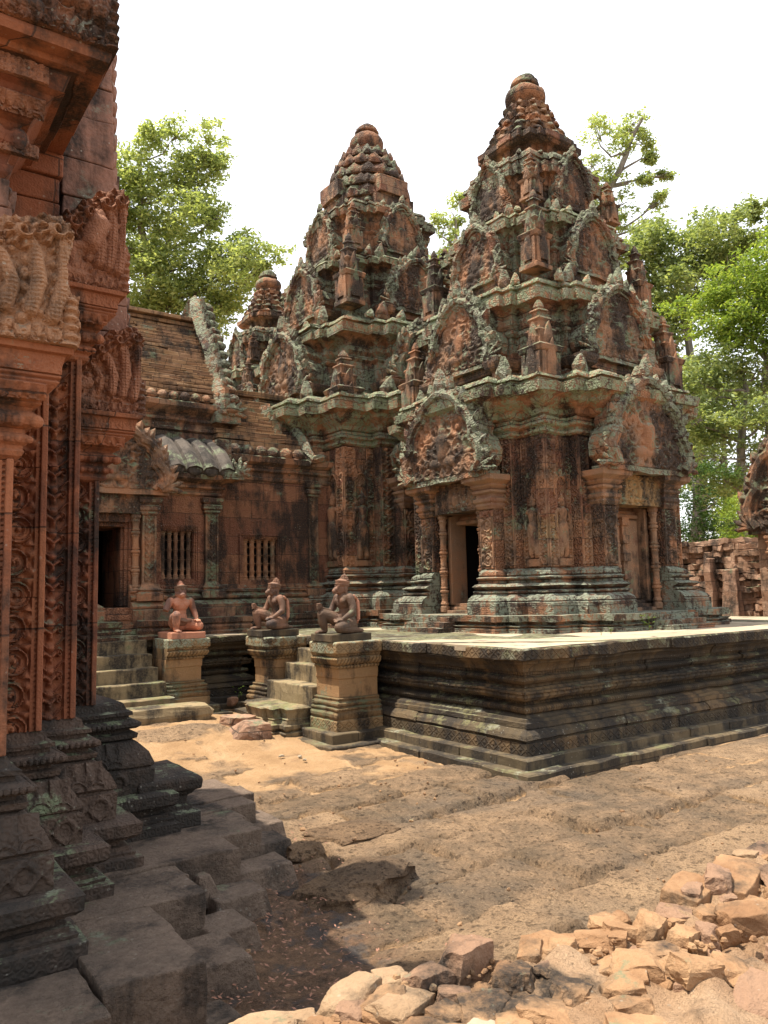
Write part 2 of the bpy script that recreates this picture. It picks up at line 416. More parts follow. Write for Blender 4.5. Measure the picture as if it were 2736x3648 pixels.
M['brick'] = stone('old roof brick', pal=[(0, (.13, .07, .04)), (.35, (.25, .14, .075)), (.6, (.34, .20, .10)), (.8, (.20, .11, .065)), (1, (.40, .27, .15))], lich=.34, black=.42, joints=(.26, .085), spots=.3, grain=.7)
M['tile'] = stone('grey roof stone', pal=[(0, (.06, .05, .042)), (.5, (.11, .09, .072)), (1, (.15, .12, .095))], lich=.35, black=.5, joints=None, spots=.3)
M['laterite'] = stone('laterite rubble wall', pal=[(0, (.20, .10, .06)), (.35, (.32, .18, .11)), (.6, (.42, .26, .17)), (.8, (.25, .14, .09)), (1, (.45, .33, .23))], lich=.36, black=.40, joints=(.4, .2), spots=.5, grain=.9)
M['rubble'] = stone('sun bleached rubble stone', pal=[(.28, (.12, .062, .032)), (.42, (.25, .135, .066)), (.53, (.38, .23, .12)), (.63, (.21, .105, .052)), (.75, (.47, .32, .185))], lich=.16, black=.40, joints=None, spots=.25, grain=.6)
M['rubble_dark'] = stone('brown rubble stone', pal=[(0, (.20, .11, .07)), (.5, (.30, .18, .11)), (1, (.38, .24, .15))], lich=.16, black=.36, joints=None, spots=.25, grain=.7)
M['statue_red'] = stone('salmon pink statue stone', pal=[(0, (.36, .15, .09)), (.4, (.46, .20, .12)), (.7, (.50, .24, .145)), (1, (.40, .17, .10))], lich=.14, black=.34, joints=None, spots=.2, grain=.32, bcol=(.085, .06, .052), rough=.75)
M['statue_grey'] = stone('brown grey statue stone', pal=[(.3, (.07, .045, .03)), (.44, (.125, .078, .05)), (.55, (.25, .13, .08)), (.66, (.10, .064, .042))], lich=.2, black=.45, joints=None, spots=.3, grain=.35, bcol=(.05, .04, .036), rough=.7)
def plain(name, c, rough=.9):
    t = NT(name); t.put(t.b.inputs['Base Color'], t.mix(t.noise(6, 4), c, tuple(v*.6 for v in c))); t.b.inputs['Roughness'].default_value = rough
    return t.m
M['dark'] = plain('painted interior shade black', (.012, .009, .008))  # near-black colour paints the shade inside doorways and windows
def bark():
    t = NT('pale bark'); c = t.ramp(t.noise(1.0, 6, vec=t.scaled(6, 6, 1.2)), [(.3, (.10, .085, .065)), (.6, (.24, .21, .17)), (.8, (.32, .29, .24))])
    t.put(t.b.inputs['Base Color'], c); t.put(t.b.inputs['Normal'], t.bump(t.noise(14, 6), .6, .05)); return t.m
M['bark'] = bark()
def leaf(name, a, b, c3, tr=.45):
    t = NT(name)
    ob = t.nt.nodes.new('ShaderNodeAttribute'); ob.attribute_name = 'leaf'
    f = t.math('ADD', t.math('MULTIPLY', ob.outputs['Fac'], .55), t.math('MULTIPLY', t.noise(.45, 3), .5))
    c = t.ramp(f, [(.2, a), (.5, b), (.8, c3)])
    t.put(t.b.inputs['Base Color'], c); t.b.inputs['Roughness'].default_value = .55
    tl = t.nt.nodes.new('ShaderNodeBsdfTranslucent'); t.put(tl.inputs[0], t.mix(1.0, c, (1.25, 1.15, .6), 'MULTIPLY'))
    mx = t.nt.nodes.new('ShaderNodeMixShader'); mx.inputs[0].default_value = tr
    t.nt.links.new(t.b.outputs[0], mx.inputs[1]); t.nt.links.new(tl.outputs[0], mx.inputs[2]); t.nt.links.new(mx.outputs[0], t.out.inputs[0])
    return t.m
M['leaf_light'] = leaf('light green leaves', (.16, .22, .075), (.29, .37, .14), (.42, .49, .22), .55)
M['leaf_mid'] = leaf('mid green leaves', (.13, .19, .07), (.24, .31, .12), (.35, .42, .19), .5)
M['leaf_bright'] = leaf('bright yellow green leaves', (.10, .175, .03), (.21, .31, .055), (.34, .43, .10), .5)
M['leaf_dark'] = leaf('dark green vine leaves', (.025, .06, .015), (.05, .10, .025), (.09, .16, .04), .4)
def rock_colour(t, tone=None):
    f = t.noise(3.5, 7, .7)
    if tone is not None: f = t.math('ADD', f, t.math('MULTIPLY', tone, .13))
    rock = t.ramp(f, [(.3, (.13, .09, .054)), (.5, (.255, .165, .094)), (.72, (.38, .25, .14))])
    rock = t.mix(t.ramp(t.noise(1.1, 5), [(.5, 0), (.7, .7)]), rock, (.11, .088, .066))
    h = t.math('ADD', t.math('MULTIPLY', t.voro(21), .6), t.math('ADD', t.math('MULTIPLY', t.voro(55), .35), t.math('MULTIPLY', t.noise(13, 6, .8), 1.3)))
    hole = t.ramp(h, [(.80, 1), (1.0, 0)])
    rock = t.mix(t.ramp(t.noise(70, 3, .8), [(.36, .7), (.52, 0)]), rock, (.07, .046, .028)); rock = t.mix(t.ramp(t.noise(48, 4, .8), [(.56, 0), (.7, .65)]), rock, (.42, .30, .18))
    return t.mix(t.math('MULTIPLY', hole, .5), rock, (.032, .022, .015)), hole
def ground_mat():
    t = NT('sand and worn laterite ground'); P = t.P
    a = t.nt.nodes.new('ShaderNodeAttribute'); a.attribute_name = 'laterite'
    lat = t.math('ADD', a.outputs['Fac'], t.math('MULTIPLY', t.math('SUBTRACT', t.noise(9, 5, .7), .5), .9))
    lat = t.ramp(lat, [(.15, 0), (.85, 1)])
    wetA = t.nt.nodes.new('ShaderNodeAttribute'); wetA.attribute_name = 'leaf_litter'
    sand = t.ramp(t.noise(2.2, 6, .65), [(.3, (.32, .19, .09)), (.5, (.42, .26, .13)), (.7, (.50, .33, .18))])
    grit = t.noise(75, 3, .8)
    sand = t.mix(t.ramp(grit, [(.35, .55), (.5, 0)]), sand, (.20, .115, .06))
    sand = t.mix(t.ramp(grit, [(.62, 0), (.72, .6)]), sand, (.55, .43, .29))
    tn = t.nt.nodes.new('ShaderNodeAttribute'); tn.attribute_name = 'slab_tone'
    rock, hole = rock_colour(t, tn.outputs['Fac'])
    c = t.mix(lat, sand, rock)
    damp = t.ramp(t.math('ADD', wetA.outputs['Fac'], t.math('MULTIPLY', t.math('SUBTRACT', t.noise(5, 5), .5), .8)), [(.3, 0), (.75, 1)])
    soil = t.ramp(t.noise(16, 6, .75), [(.35, (.060, .040, .026)), (.55, (.15, .085, .05)), (.7, (.26, .15, .085))])
    soil = t.mix(t.ramp(t.noise(4.5, 4), [(.52, 0), (.6, .85)]), soil, (.055, .052, .052))
    c = t.mix(t.math('MULTIPLY', damp, .9), c, soil)
    t.put(t.b.inputs['Base Color'], c); t.b.inputs['Roughness'].default_value = .95
    b = t.bump(t.math('MULTIPLY', t.math('SUBTRACT', 1, hole), lat), .8, .03, t.bump(t.noise(22, 7, .8), .8, .05))
    b = t.bump(grit, .5, .012, b)
    t.put(t.b.inputs['Normal'], b)
    return t.m
M['ground'] = ground_mat()
def lump_mat():
    t = NT('dark pitted laterite'); c, hole = rock_colour(t); t.put(t.b.inputs['Base Color'], t.mix(1.0, c, (.75, .72, .70), 'MULTIPLY')); t.b.inputs['Roughness'].default_value = .95
    t.put(t.b.inputs['Normal'], t.bump(t.math('SUBTRACT', 1, hole), .9, .03, t.bump(t.noise(22, 7, .8), .9, .05))); return t.m
M['laterite_dark'] = lump_mat()
M['mortar'] = stone('pale crumbling mortar', flat=True, pal=[(.25, (.19, .10, .05)), (.42, (.33, .195, .105)), (.58, (.47, .315, .19)), (.75, (.27, .15, .075))], lich=.05, black=.30, joints=None, spots=.25, grain=1.2)
M['litter'] = plain('dry red brown leaf scraps', (.34, .17, .11)); M['flake'] = plain('white stone', (.40, .33, .235))
M['rubble_pale'] = stone('cream rubble stone', pal=[(.25, (.17, .10, .055)), (.45, (.30, .195, .11)), (.6, (.40, .275, .165)), (.75, (.24, .14, .075))], lich=.10, black=.32, joints=None, spots=.25, grain=.6)
# ------------------------------------------------------------------ carved patterns (heights)
def cap(X, Y, a, b, r, r2=None):
    """rounded limb from a to b: height of a half-sunk round"""
    ax, ay = a; bx, by = b; dx, dy = bx-ax, by-ay; L = dx*dx+dy*dy+1e-9
    t = np.clip(((X-ax)*dx+(Y-ay)*dy)/L, 0, 1); rr = r+((r2 if r2 is not None else r)-r)*t
    d = np.hypot(X-ax-t*dx, Y-ay-t*dy)
    return np.sqrt(np.clip(1-(d/rr)**2, 0, 1))*rr
def blob(X, Y, c, rx, ry): return np.sqrt(np.clip(1-((X-c[0])/rx)**2-((Y-c[1])/ry)**2, 0, 1))*min(rx, ry)
def ridge(d, w): return np.clip(1-(np.abs(d)/w)**2, 0, 1)
def p_scroll(X, Y, p, w=None):
    """a running vine: spiral medallions in turn left and right"""
    w = w or p
    j = np.floor(Y/p); v = (Y/p-j-.5)*2; s = np.where(j % 2 == 0, 1, -1); u = X/(w/2)*s
    u0 = u-.10; r = np.hypot(u0, v*p/w*.98); th = np.arctan2(v, u0)
    ring = ridge(r-.74, .11); inner = ridge(r-.40, .12)*.8
    spi = .5+.5*np.cos(th*1.0-9*r)
    h = np.where(r < .66, .25+.75*spi*np.clip(1.1-r, 0, 1), 0)
    eye = np.clip(1-(r/.2)**2, 0, 1)
    lv = np.where(r > .86, (.5+.5*np.cos(7*th))*.75*np.clip((r-.8)*5, 0, 1), 0)
    return np.maximum.reduce([ring, inner*.9, h*.9, eye, lv])
def p_vase(X, Y, p, w):
    """stacked vase and leaf candelabra"""
    v = Y/p-np.floor(Y/p); ax = np.abs(X)/(w/2)
    t = v-.15-ax*.55+.25*ax*ax; t = t-np.round(t)
    vee = ridge(t, .13)*np.clip(1.15-ax, 0, 1)
    t2 = v-.45-ax*.5; t2 = t2-np.round(t2); vee2 = ridge(t2, .07)*.6
    cw = .34-.22*np.abs(v-.55)*2*.6
    cup = np.sqrt(np.clip(1-(ax/np.maximum(cw, .05))**2, 0, 1))*(.6+.4*np.cos((v-.55)*12.5))
    d = np.hypot(ax-.66, (v-.36)*1.15); curl = ridge(d-.17, .075)*.9; eye = np.clip(1-(d/.09)**2, 0, 1)
    return np.maximum.reduce([vee, vee2, cup*.9, curl, eye])
def p_beads(X, Y, p): 
    v = Y/p-np.floor(Y/p)
    return np.where(np.abs(v-.5) < .32, .8, 0)
def p_figs(X, Y, w, h, s):
    """crowded vine work with a seated figure in the middle"""
    P = np.stack([X, Y, np.full_like(X, s*3.3)], -1)
    a = fbm(P, 9/w, s, 2)*2.2
    sc = .5+.5*np.cos(p_scroll(X+.3*w, Y, h*.42, h*.42)*3+a*3)
    d = np.hypot((X % (w*.16))-w*.08, (Y % (h*.26))-h*.13)/(w*.08)
    ros = .5+.5*np.cos(d*6+a)
    f = np.maximum(sc*.8, ros*.9)
    k = h
    fig = np.maximum.reduce([blob(X, Y, (0, h*.62), k*.09, k*.11), cap(X, Y, (0, h*.5), (0, h*.3), k*.13, k*.11), cap(X, Y, (-k*.22, h*.2), (k*.22, h*.2), k*.08),
                             cap(X, Y, (-.12*k, h*.5), (-.26*k, h*.36), k*.045), cap(X, Y, (.12*k, h*.5), (.26*k, h*.36), k*.045), cap(X, Y, (0, h*.7), (0, h*.82), k*.07, k*.02)])
    return np.maximum(f*.62, fig/(k*.10))
def h_devata(X, Y, h):
    """standing figure with tall headdress, robe and hanging arm"""
    f = lambda a, b, r, r2=None: cap(X, Y, (a[0]*h, a[1]*h), (b[0]*h, b[1]*h), r*h, (r2 or r)*h)
    return np.maximum.reduce([f((0, .80), (0, .83), .055), f((0, .88), (0, .97), .05, .012), f((-.10, .70), (.10, .70), .045), f((0, .68), (0, .52), .085, .065),
        f((-.03, .46), (-.055, .07), .075, .05), f((.03, .46), (.06, .07), .075, .05), f((0, .48), (0, .2), .085, .06), f((-.12, .69), (-.16, .5), .033), f((-.16, .5), (-.11, .38), .028),
        f((.12, .69), (.165, .52), .033), f((.165, .52), (.15, .36), .028), f((-.07, .03), (-.03, .04), .03), f((.04, .03), (.1, .04), .03), f((-.045, .87), (.045, .87), .03)])
# ------------------------------------------------------------------ pediments, antefixes, colonettes
def arch_pts(w, h):
    P = [(-.40, .0), (-.455, .10), (-.47, .22), (-.43, .34), (-.385, .40), (-.40, .48), (-.375, .60), (-.31, .72), (-.25, .76), (-.235, .82), (-.15, .92), (-.05, .98), (0, 1.0)]
    P = P + [(-x, y) for x, y in P[-2::-1]]
    return [(x*w, y*h) for x, y in P]
def flame(mb, Mx, x, y, ang, l, wd, t=.05):
    """one leaf of the flaming border, pointing along ang"""
    c, s = math.cos(ang), math.sin(ang)
    q = [(-wd*.5, 0), (-wd*.55, l*.35), (-wd*.2, l*.75), (wd*.12, l), (wd*.35, l*.7), (wd*.55, l*.3), (wd*.5, 0)]
    V = [(x+a*s+b*c, y-a*c+b*s, -.02) for a, b in q] + [(x+a*s*.8+b*c, y-a*c*.8+b*s, t*.5) for a, b in q] + [(x+l*.35*c, y+l*.35*s, t)]
    n = 7; F = [(i, (i+1) % n, n+(i+1) % n, n+i) for i in range(n)] + [(n+i, n+(i+1) % n, 2*n) for i in range(n)] + [tuple(reversed(range(n)))]
    mb.add(V, F, Mx)
def naga_fan(mb, Mx, s, side, k=5):
    """fan of raised serpent heads at the end of a pediment arch; side -1 turns it left"""
    for i in range(k):
        a = R(100 - 27*i + 8); l = s*(.95 - .09*abs(i-1.4))
        dx, dy = math.cos(a)*side, math.sin(a)
        pts = [(side*.05*s*i*.3, 0, .02), (side*.12*s+dx*l*.35, dy*l*.35+.02, .05*s+.02), (side*.1*s+dx*l*.75, dy*l*.75, .09*s), (side*.1*s+dx*l, dy*l, .05*s)]
        mb.tube(pts, [.13*s, .12*s, .12*s, .04*s], 7, Mx)
        mb.ell((side*.1*s+dx*l*.8, dy*l*.8, .1*s), (.12*s, .12*s, .09*s), 8, 5, Mx)
        flame(mb, Mx, side*.1*s+dx*l*.85, dy*l*.85, math.atan2(dy, dx), l*.4, .22*s, .06*s)
    mb.ell((side*.14*s, .05*s, .03), (.3*s, .17*s, .12*s), 10, 6, Mx)
def pediment(parent, Mx, w, h, mat, tmat, seed=1, nagas=True, res=.012, dp=.2, rough=.012):
    """parts: pediment (arch band, flaming border, serpents) > tympanum"""
    mb = MB(); A = arch_pts(w, h)
    fine = []
    for (x0, y0), (x1, y1) in zip(A, A[1:]):
        for t in (0, .5): fine.append((x0+(x1-x0)*t, y0+(y1-y0)*t))
    fine.append(A[-1])
    rr = .045*w
    mb.tube([(x, y, .02) for x, y in fine], rr, 7, Mx)
    mb.tube([(x*.89, y*.93, .0) for x, y in fine], rr*.55, 6, Mx)
    mb.tube([(x*1.10, y*1.04+.01, .0) for x, y in fine], rr*.6, 6, Mx)
    # backing slab of the arch
    m = len(fine); V = [(x*1.12, y*1.06+(.02 if 0 < i < m-1 else 0), -.045) for i, (x, y) in enumerate(fine)] + [(x*1.12, y*1.06, -dp) for x, y in fine]
    F = [(i, m+i, m+i+1, i+1) for i in range(m-1)] + [tuple(range(m-1, -1, -1)), tuple(range(m, 2*m))] + [(0, m-1, 2*m-1, m)]
    mb.add(V, F, Mx)
    step = max(1, len(fine)//24)
    for i in range(3, len(fine)-3, step):
        x, y = fine[i]; a, b = fine[i-1], fine[i+1]
        ang = math.atan2(b[0]-a[0], -(b[1]-a[1]))
        ang = math.atan2(y-h*.25, x) if True else ang
        ang = ang*.45 + math.pi/2*.55
        l = w*(.085+.035*(y/h))*random.uniform(.65, 1.15)
        if random.random() < .12: l *= .4
        flame(mb, Mx, x*1.08, y*1.03, ang+random.uniform(-.12, .12), l, .085*w, .05*w)
    flame(mb, Mx, 0, h*1.02, math.pi/2, w*.2, .13*w, .06*w)
    if nagas:
        for s in (-1, 1): naga_fan(mb, Mx @ T(s*.43*w, 0, .0), .19*w, s)
    mb.box(-.49*w, .49*w, -.045*w, -.0*w, -dp, .0, Mx, .15)
    p = mb.build('pediment', mat, parent, rough, 6)
    tb = MB(); Af = np.array(fine)
    ys = Af[:len(fine)//2+1, 1]; xs = -Af[:len(fine)//2+1, 0]
    def mask(X, Y): return np.abs(X) <= np.interp(Y, ys, xs)
    hf = lambda X, Y: p_figs(X, Y, w*.8, h*.85, seed)*.042*w - .014
    tb.relief(w*.94, h*.99, hf, mask, res, .06, Mx @ T(0, 0, -.012))
    tb.build('tympanum', tmat, p, .006, 8)
    return p
COL_PROF = []
def colonette_prof(h, r):
    P = [(r*1.25, 0), (r*1.25, h*.05), (r*.9, h*.06), (r*1.15, h*.08), (r*.9, h*.10)]
    n = 4
    for k in range(n):
        z0 = h*(.10+.8*k/n); z1 = h*(.10+.8*(k+1)/n); m = z1-z0
        for t, q in ((.05, .78), (.3, .82), (.34, .98), (.40, .98), (.42, .8), (.46, .8), (.48, 1.12), (.56, 1.2), (.60, 1.12), (.62, .8), (.66, .8), (.68, .98), (.74, .98), (.77, .8), (.98, .82)):
            P.append((r*q, z0+m*t))
    P += [(r*.9, h*.91), (r*1.15, h*.93), (r*.95, h*.95), (r*1.3, h*.97), (r*1.3, h)]
    return P
def antefix(mb, Mx, s=.3, h=.8):
    """a little tower of stepped storeys on a cornice corner"""
    a = s/2; sq = [(-a, -a), (a, -a), (a, a), (-a, a)]
    mb.sweep(sq, [(0, .03), (h*.05, .03), (h*.07, 0), (h*.36, -.01), (h*.38, .03), (h*.43, .05), (h*.46, .0)], seg=9, M=Mx)
    for k in range(4):
        A = Mx @ Matrix.Rotation(k*math.pi/2, 4, 'Z')
        B = A @ frame((0, -a-.012, h*.08), (1, 0, 0), (0, 0, 1))
        flame(mb, B, 0, h*.02, math.pi/2, h*.42, a*1.25, .04)
        mb.box(-a*.95, -a*.55, -a-.025, -a+.02, h*.06, h*.36, A, 9); mb.box(a*.55, a*.95, -a-.025, -a+.02, h*.06, h*.36, A, 9)
        flame(mb, A @ frame((0, -a*.72-.02, h*.46), (1, 0, 0), (0, 0, 1)), 0, 0, math.pi/2, h*.26, a*1.0, .04)
    for z0, z1, f in ((.46, .64, .74), (.64, .78, .54), (.78, .88, .38)):
        b = [(x*f, y*f) for x, y in sq]
        mb.sweep(b, [(h*z0, 0), (h*(z0*.35+z1*.65), 0), (h*(z1-.02), .025), (h*z1, .015)], seg=9, M=Mx)
    mb.lathe([(a*.3, h*.88), (a*.42, h*.91), (a*.34, h*.95), (a*.12, h)], 8, Mx)
def cross(a, p, w, p2=None, w2=None):
    q = [(-a, -a)] + [(-w, -a), (-w, -p)] + ([(-w2, -p), (-w2, -p2), (w2, -p2), (w2, -p)] if p2 else []) + [(w, -p), (w, -a)]
    P = []
    for k in range(4):
        for x, y in q:
            for _ in range(k): x, y = -y, x
            P.append((x, y))
    return P
def rot4(o, name=None):
    """three turned copies of a part (and its sub-parts) round the tower's axis"""
    out = [o]
    for k in (1, 2, 3):
        c = copy_tree(o, o.parent); c.rotation_euler = (0, 0, k*math.pi/2); out.append(c)
    return out
# ------------------------------------------------------------------ sanctuary towers
def tower(name, loc, label, group, a, Z, open_face=True, top='pyramid', seed=1):
    """Z: heights above the platform (plinth, base, shaft, capital, lip, top of storey one, then [lip, top, half width] per storey, crown)"""
    t = empty(name, loc, label, 'tower', group)
    k = a/1.45
    p1, p2 = a+.17*k, a+.37*k; w0, w1, w2 = .52*k, .80*k, 1.0*k
    zp, zb, zc, zs, zl, zt = Z['first']
    # plinth
    mb = MB(); ex = .42
    mb.sweep(cross(a, p1+.0, w2, p2, w1), [(0, ex+.06), (zp*.25, ex+.06), (zp*.3, ex+.02), (zp*.42, ex+.06)], blk=.6, rnd=.02)
    mb.sweep(cross(a, p1, w2, p2, w1), [(zp*.42, ex-.03), (zp*.5, ex-.05), (zp*.64, ex-.03), (zp*.66, ex+.04), (zp, ex+.05)], blk=.6, rnd=.025)
    # steps in front of the doors
    for q in range(4):
        A = RZ(q*math.pi/2)
        for i in range(3):
            mb.box(-.46*k+i*.02, .46*k-i*.02, -p2-ex-.34+.11*i, -p2-ex+.05, zp*.30*i-.01, zp*.30*(i+1), A, .2)
    mb.build('plinth', M['tower_base'], t, .014, 4, bevel=.008)
    # four corner masses with pilasters beside each door
    low = [(-w0, -w0), (-p2, -w0), (-p2, -w1), (-p1, -w1), (-p1, -w2), (-a, -w2), (-a, -a), (-w2, -a), (-w2, -p1), (-w1, -p1), (-w1, -p2), (-w0, -p2)]
    fl = [0]+[1]*10+[0]
    hb = zb-zp
    bs = MB()
    bs.sweep(low, [(zp, .29), (zp+hb*.26, .29), (zp+hb*.28, .265), (zp+hb*.30, .28), (zp+hb*.36, .25), (zp+hb*.42, .18), (zp+hb*.44, .16)], fl, .5, .02)
    bs.sweep(low, [(zp+hb*.44, .13), (zp+hb*.47, .17), (zp+hb*.51, .17), (zp+hb*.53, .09), (zp+hb*.56, .13), (zp+hb*.61, .19), (zp+hb*.66, .13), (zp+hb*.68, .07), (zp+hb*.73, .07)], fl, .5, .012)
    bs.sweep(low, [(zp+hb*.73, .06), (zp+hb*.76, .11), (zp+hb*.80, .12), (zp+hb*.83, .05), (zp+hb*.86, .07), (zp+hb*.93, .06), (zp+hb, .0)], fl, .5, .012)
    b = bs.build('base_moulding', M['tower_base'], t, .008, 5, bevel=.006)
    rot4(b)
    wl = MB()
    wl.sweep(low, [(zb, 0), (zb+(zc-zb)*.36, 0)], fl, 2, .006); wl.sweep(low, [(zb+(zc-zb)*.36, 0), (zb+(zc-zb)*.7, 0)], fl, 2, .012); wl.sweep(low, [(zb+(zc-zb)*.7, 0), (zc, 0)], fl, 2, .012)
    up = [(-w0, -w0), (-p1, -w0), (-p1, -w2), (-a, -w2), (-a, -a), (-w2, -a), (-w2, -p1), (-w0, -p1)]
    wl.sweep(up, [(zc, 0), (zs, 0)], None, .5, .012)
    rot4(wl.build('corner_wall', M['tower'], t, .006, 5, bevel=.008))
    # thin raised edging strips and niche figures on the corner faces
    e = .05*k; sw = .17*k
    def strip(x0, x1, y, z0, z1, kind, pr=.012):
        """carved band on a face turned to -y, and its twin on the face turned to -x"""
        w = x1-x0; p = w*.95
        hf = (lambda X, Y: np.where(np.abs(X) < w*.42, p_scroll(X, Y, p, w*.86)*.036*k-.016, .012)) if kind == 's' else (lambda X, Y: np.where(np.abs(X) < w*.42, p_vase(X, Y, w*.62, w*.84)*.034*k-.016, .012))
        for Mx in (frame(((x0+x1)/2, y-pr, z0), (1, 0, 0), (0, 0, 1)), frame((y-pr, (x0+x1)/2, z0), (0, -1, 0), (0, 0, 1))):
            rot4(MB().relief(w, z1-z0, hf, None, .0125*k, .05, Mx).build('carved_band', M['carved'], t, .004, 7))
    strip(-a, -a+sw, -a, zb+.01, zs-.03, 's'); strip(-w2-.10*k, -w2-.01, -a, zb+.01, zs-.03, 'v')
    strip(-w1+.015, -w0-.015, -p2, zb+.01, zc-.04, 's'); strip(-w2+.01, -w1-.01, -p1, zb+.01, zs-.03, 'v')
    fh = .92*k; fx = -(a-sw+w2+.1*k)/2
    for Mx in (frame((fx, -a-.004, zb+.12), (1, 0, 0), (0, 0, 1)), frame((-a-.004, fx, zb+.12), (0, -1, 0), (0, 0, 1))):
        fg = MB(); fg.relief(.30*k, fh, lambda X, Y: h_devata(X, Y, fh)*1.1-.004, lambda X, Y: h_devata(X, Y, fh) > .004, .011, .02, Mx)
        A = arch_pts(.30*k, .26*k); fg.tube([(x, y+fh*.93, .01) for x, y in A], .016*k, 5, Mx)
        for x, y in A[3:-3:2]: flame(fg, Mx, x, y+fh*.95, math.pi/2+x*-1.5, .09*k, .05*k, .03)
        fg.box(-.12*k, .12*k, -.1, -.005, -.02, .05, Mx, .2)
        rot4(fg.build('niche_figure', M['relief'], t, .003, 9))
    # door surrounds
    zd = zp + .05
    dh = zc + .02
    def doorway(q, opened):
        A = RZ(q*math.pi/2)
        f = MB()
        for s in (-1, 1):
            for i, (d, wd) in enumerate(((-.10, .17), (-.045, .12), (.01, .07))):
                f.box(*sorted((s*(w0-.165*k), s*(w0-.165*k+wd*k))), -p1-.02+.16-d-.14, -a+.12, zd+.04*i, dh-.02*i, A, .3)
        for i in range(3):
            f.box(-w0+.17*k-.05*i, w0-.17*k+.05*i, -p1+.1-.05*i*-1, -a+.35, dh-.17+.055*i, dh-.115+.055*i, A, .3)
        f.box(-w0, w0, -p1-.12, -a+.6, zp-.02, zd, A, .3); f.box(-w0*.8, w0*.8, -p1-.02, -a+.6, zd, zd+.05, A, .3); f.box(-w0*.74, w0*.74, -p1+.05, -a+.6, zd+.05, zd+.10, A, .3)
        fr = f.build('door_frame', M['tower_plain'], t, .004, 5, bevel=.006)
        ch = zc-zd+.02
        for s in (-1, 1): MB().lathe(colonette_prof(ch, .058*k), 12, A @ T(s*(w0-.09*k), -p2+.10, zd-.02)).build('colonette', M['tower_plain'], t, .002, 6)
        if not opened:
            d = MB(); y0 = -p1+.16
            d.box(-w0*.8, w0*.8, y0, y0+.2, zd+.08, dh-.1, A, .4)
            ww = w0-.19*k
            for s in (-1, 1):
                for i in range(3):
                    d.box(*sorted((s*(.07*k+.05*i), s*(ww-.03*i))), y0-.055+.022*i, y0+.05, zd+.12+.05*i, dh-.2-.05*i, A, .5)
            d.box(-.05*k, .05*k, y0-.085, y0, zd+.10, dh-.17, A, .4)
            for i in range(5):
                z = zd+.14+(dh-zd-.42)*i/4
                d.box(-.075*k, .075*k, y0-.12, y0-.05, z, z+.12, A, .4)
            d.build('false_door', M['tower_plain'], t, .004, 5, bevel=.005)
        l = MB(); lz = zc-.0; lh = (zs-zc)*.44
        l.relief(2*w1*.98, lh, lambda X, Y: p_figs(X, Y, .9*k, lh, seed+q)*.052-.012, None, .011, .25, A @ frame((0, -p2-.005, lz), (1, 0, 0), (0, 0, 1)))
        l.build('lintel', M['ochre_relief' if q == 0 else 'relief'], t, .004, 6)
        z1 = lz+lh
        for s in (-1, 1):
            cp = MB()
            xx = sorted((s*w0, s*(w1+.0)))
            pl = [(xx[0], -p2-.03), (xx[1], -p2-.03), (xx[1], -p1), (xx[0], -p1)]
            cp.sweep(pl, [(lz-.02, 0), (lz+lh*.08, .03), (lz+lh*.14, .02), (lz+lh*.2, .05), (lz+lh*.3, .05), (lz+lh*.34, .015), (lz+lh*.44, .02), (lz+lh*.5, .06), (lz+lh*.58, .06)], M=A)
            cp.sweep(pl, [(lz+lh*.58, .02), (lz+lh*.72, .08), (lz+lh*.76, .07), (lz+lh*.84, .13), (lz+lh*.88, .16), (lz+lh*1.06, .17)], M=A)
            cp.build('capital', M['tower_plain'], t, .006, 6, bevel=.006)
        cb = MB(); cb.box(-w0-.01, w0+.01, -p1+.02, -w0+.2, lz, zs, A, .4)
        cb.build('lintel_block', M['tower'], t, .006, 5)
        h = (zt-z1-.09)*.94
        pediment(t, A @ frame((0, -p2-.22*k, z1+.09), (1, 0, 0), (0, 0, 1)), 2*w1*1.13, h, M['tower_high'], M['relief'], seed+q, res=.016, dp=.28*k, rough=.02)
    # q=0 faces -y, q=3 faces -x
    for q in range(4): doorway(q, open_face and q == 3)
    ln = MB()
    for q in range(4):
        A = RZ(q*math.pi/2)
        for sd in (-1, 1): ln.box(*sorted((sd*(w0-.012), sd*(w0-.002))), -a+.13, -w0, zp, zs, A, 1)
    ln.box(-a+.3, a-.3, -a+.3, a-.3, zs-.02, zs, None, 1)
    ln.build('chamber_shade_lining', M['dark'], t)  # added dark sheets paint the chamber's shade beyond the door jambs
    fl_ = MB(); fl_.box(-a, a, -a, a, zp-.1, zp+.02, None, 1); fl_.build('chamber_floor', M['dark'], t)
    # cornice of storey one
    cr = MB(); C1 = cross(a, p1+.04, w2+.02, p2+.02, w1)
    g = zl-zs; o = .27*k**.5
    C0 = cross(a, p1, w2)
    cr.sweep(C0, [(zs, .01), (zs+.03, .05), (zs+.06, .05), (zs+.07, .02), (zs+.10, .03), (zs+.13, .08), (zs+.16, .08), (zs+.17, .03), (zs+.24, .04), (zs+.25, .0)], blk=.5, rnd=.014)
    cr.sweep(C1, [(zs+.25, -.02), (zs+.28, .03), (zs+.34, .05), (zl-.10, o*.6), (zl-.05, o*.7), (zl, o)], blk=.5, rnd=.02)
    cr.sweep(C1, [(zl, o), (zl+(zt-zl)*.4, o+.02), (zl+(zt-zl)*.44, o-.05)], blk=.36, rnd=.07)
    cr.sweep(C1, [(zl+(zt-zl)*.44, o-.06), (zl+(zt-zl)*.6, o-.08), (zl+(zt-zl)*.62, o-.03), (zl+(zt-zl)*.74, o-.04), (zl+(zt-zl)*.78, o-.14), (zt, o-.2)], blk=.42, rnd=.05)
    cr.build('cornice', M['cornice'], t, .02, 4, bevel=.01)
    # upper storeys
    z0 = zt; ap = a+o-.05; gp = zt-zl
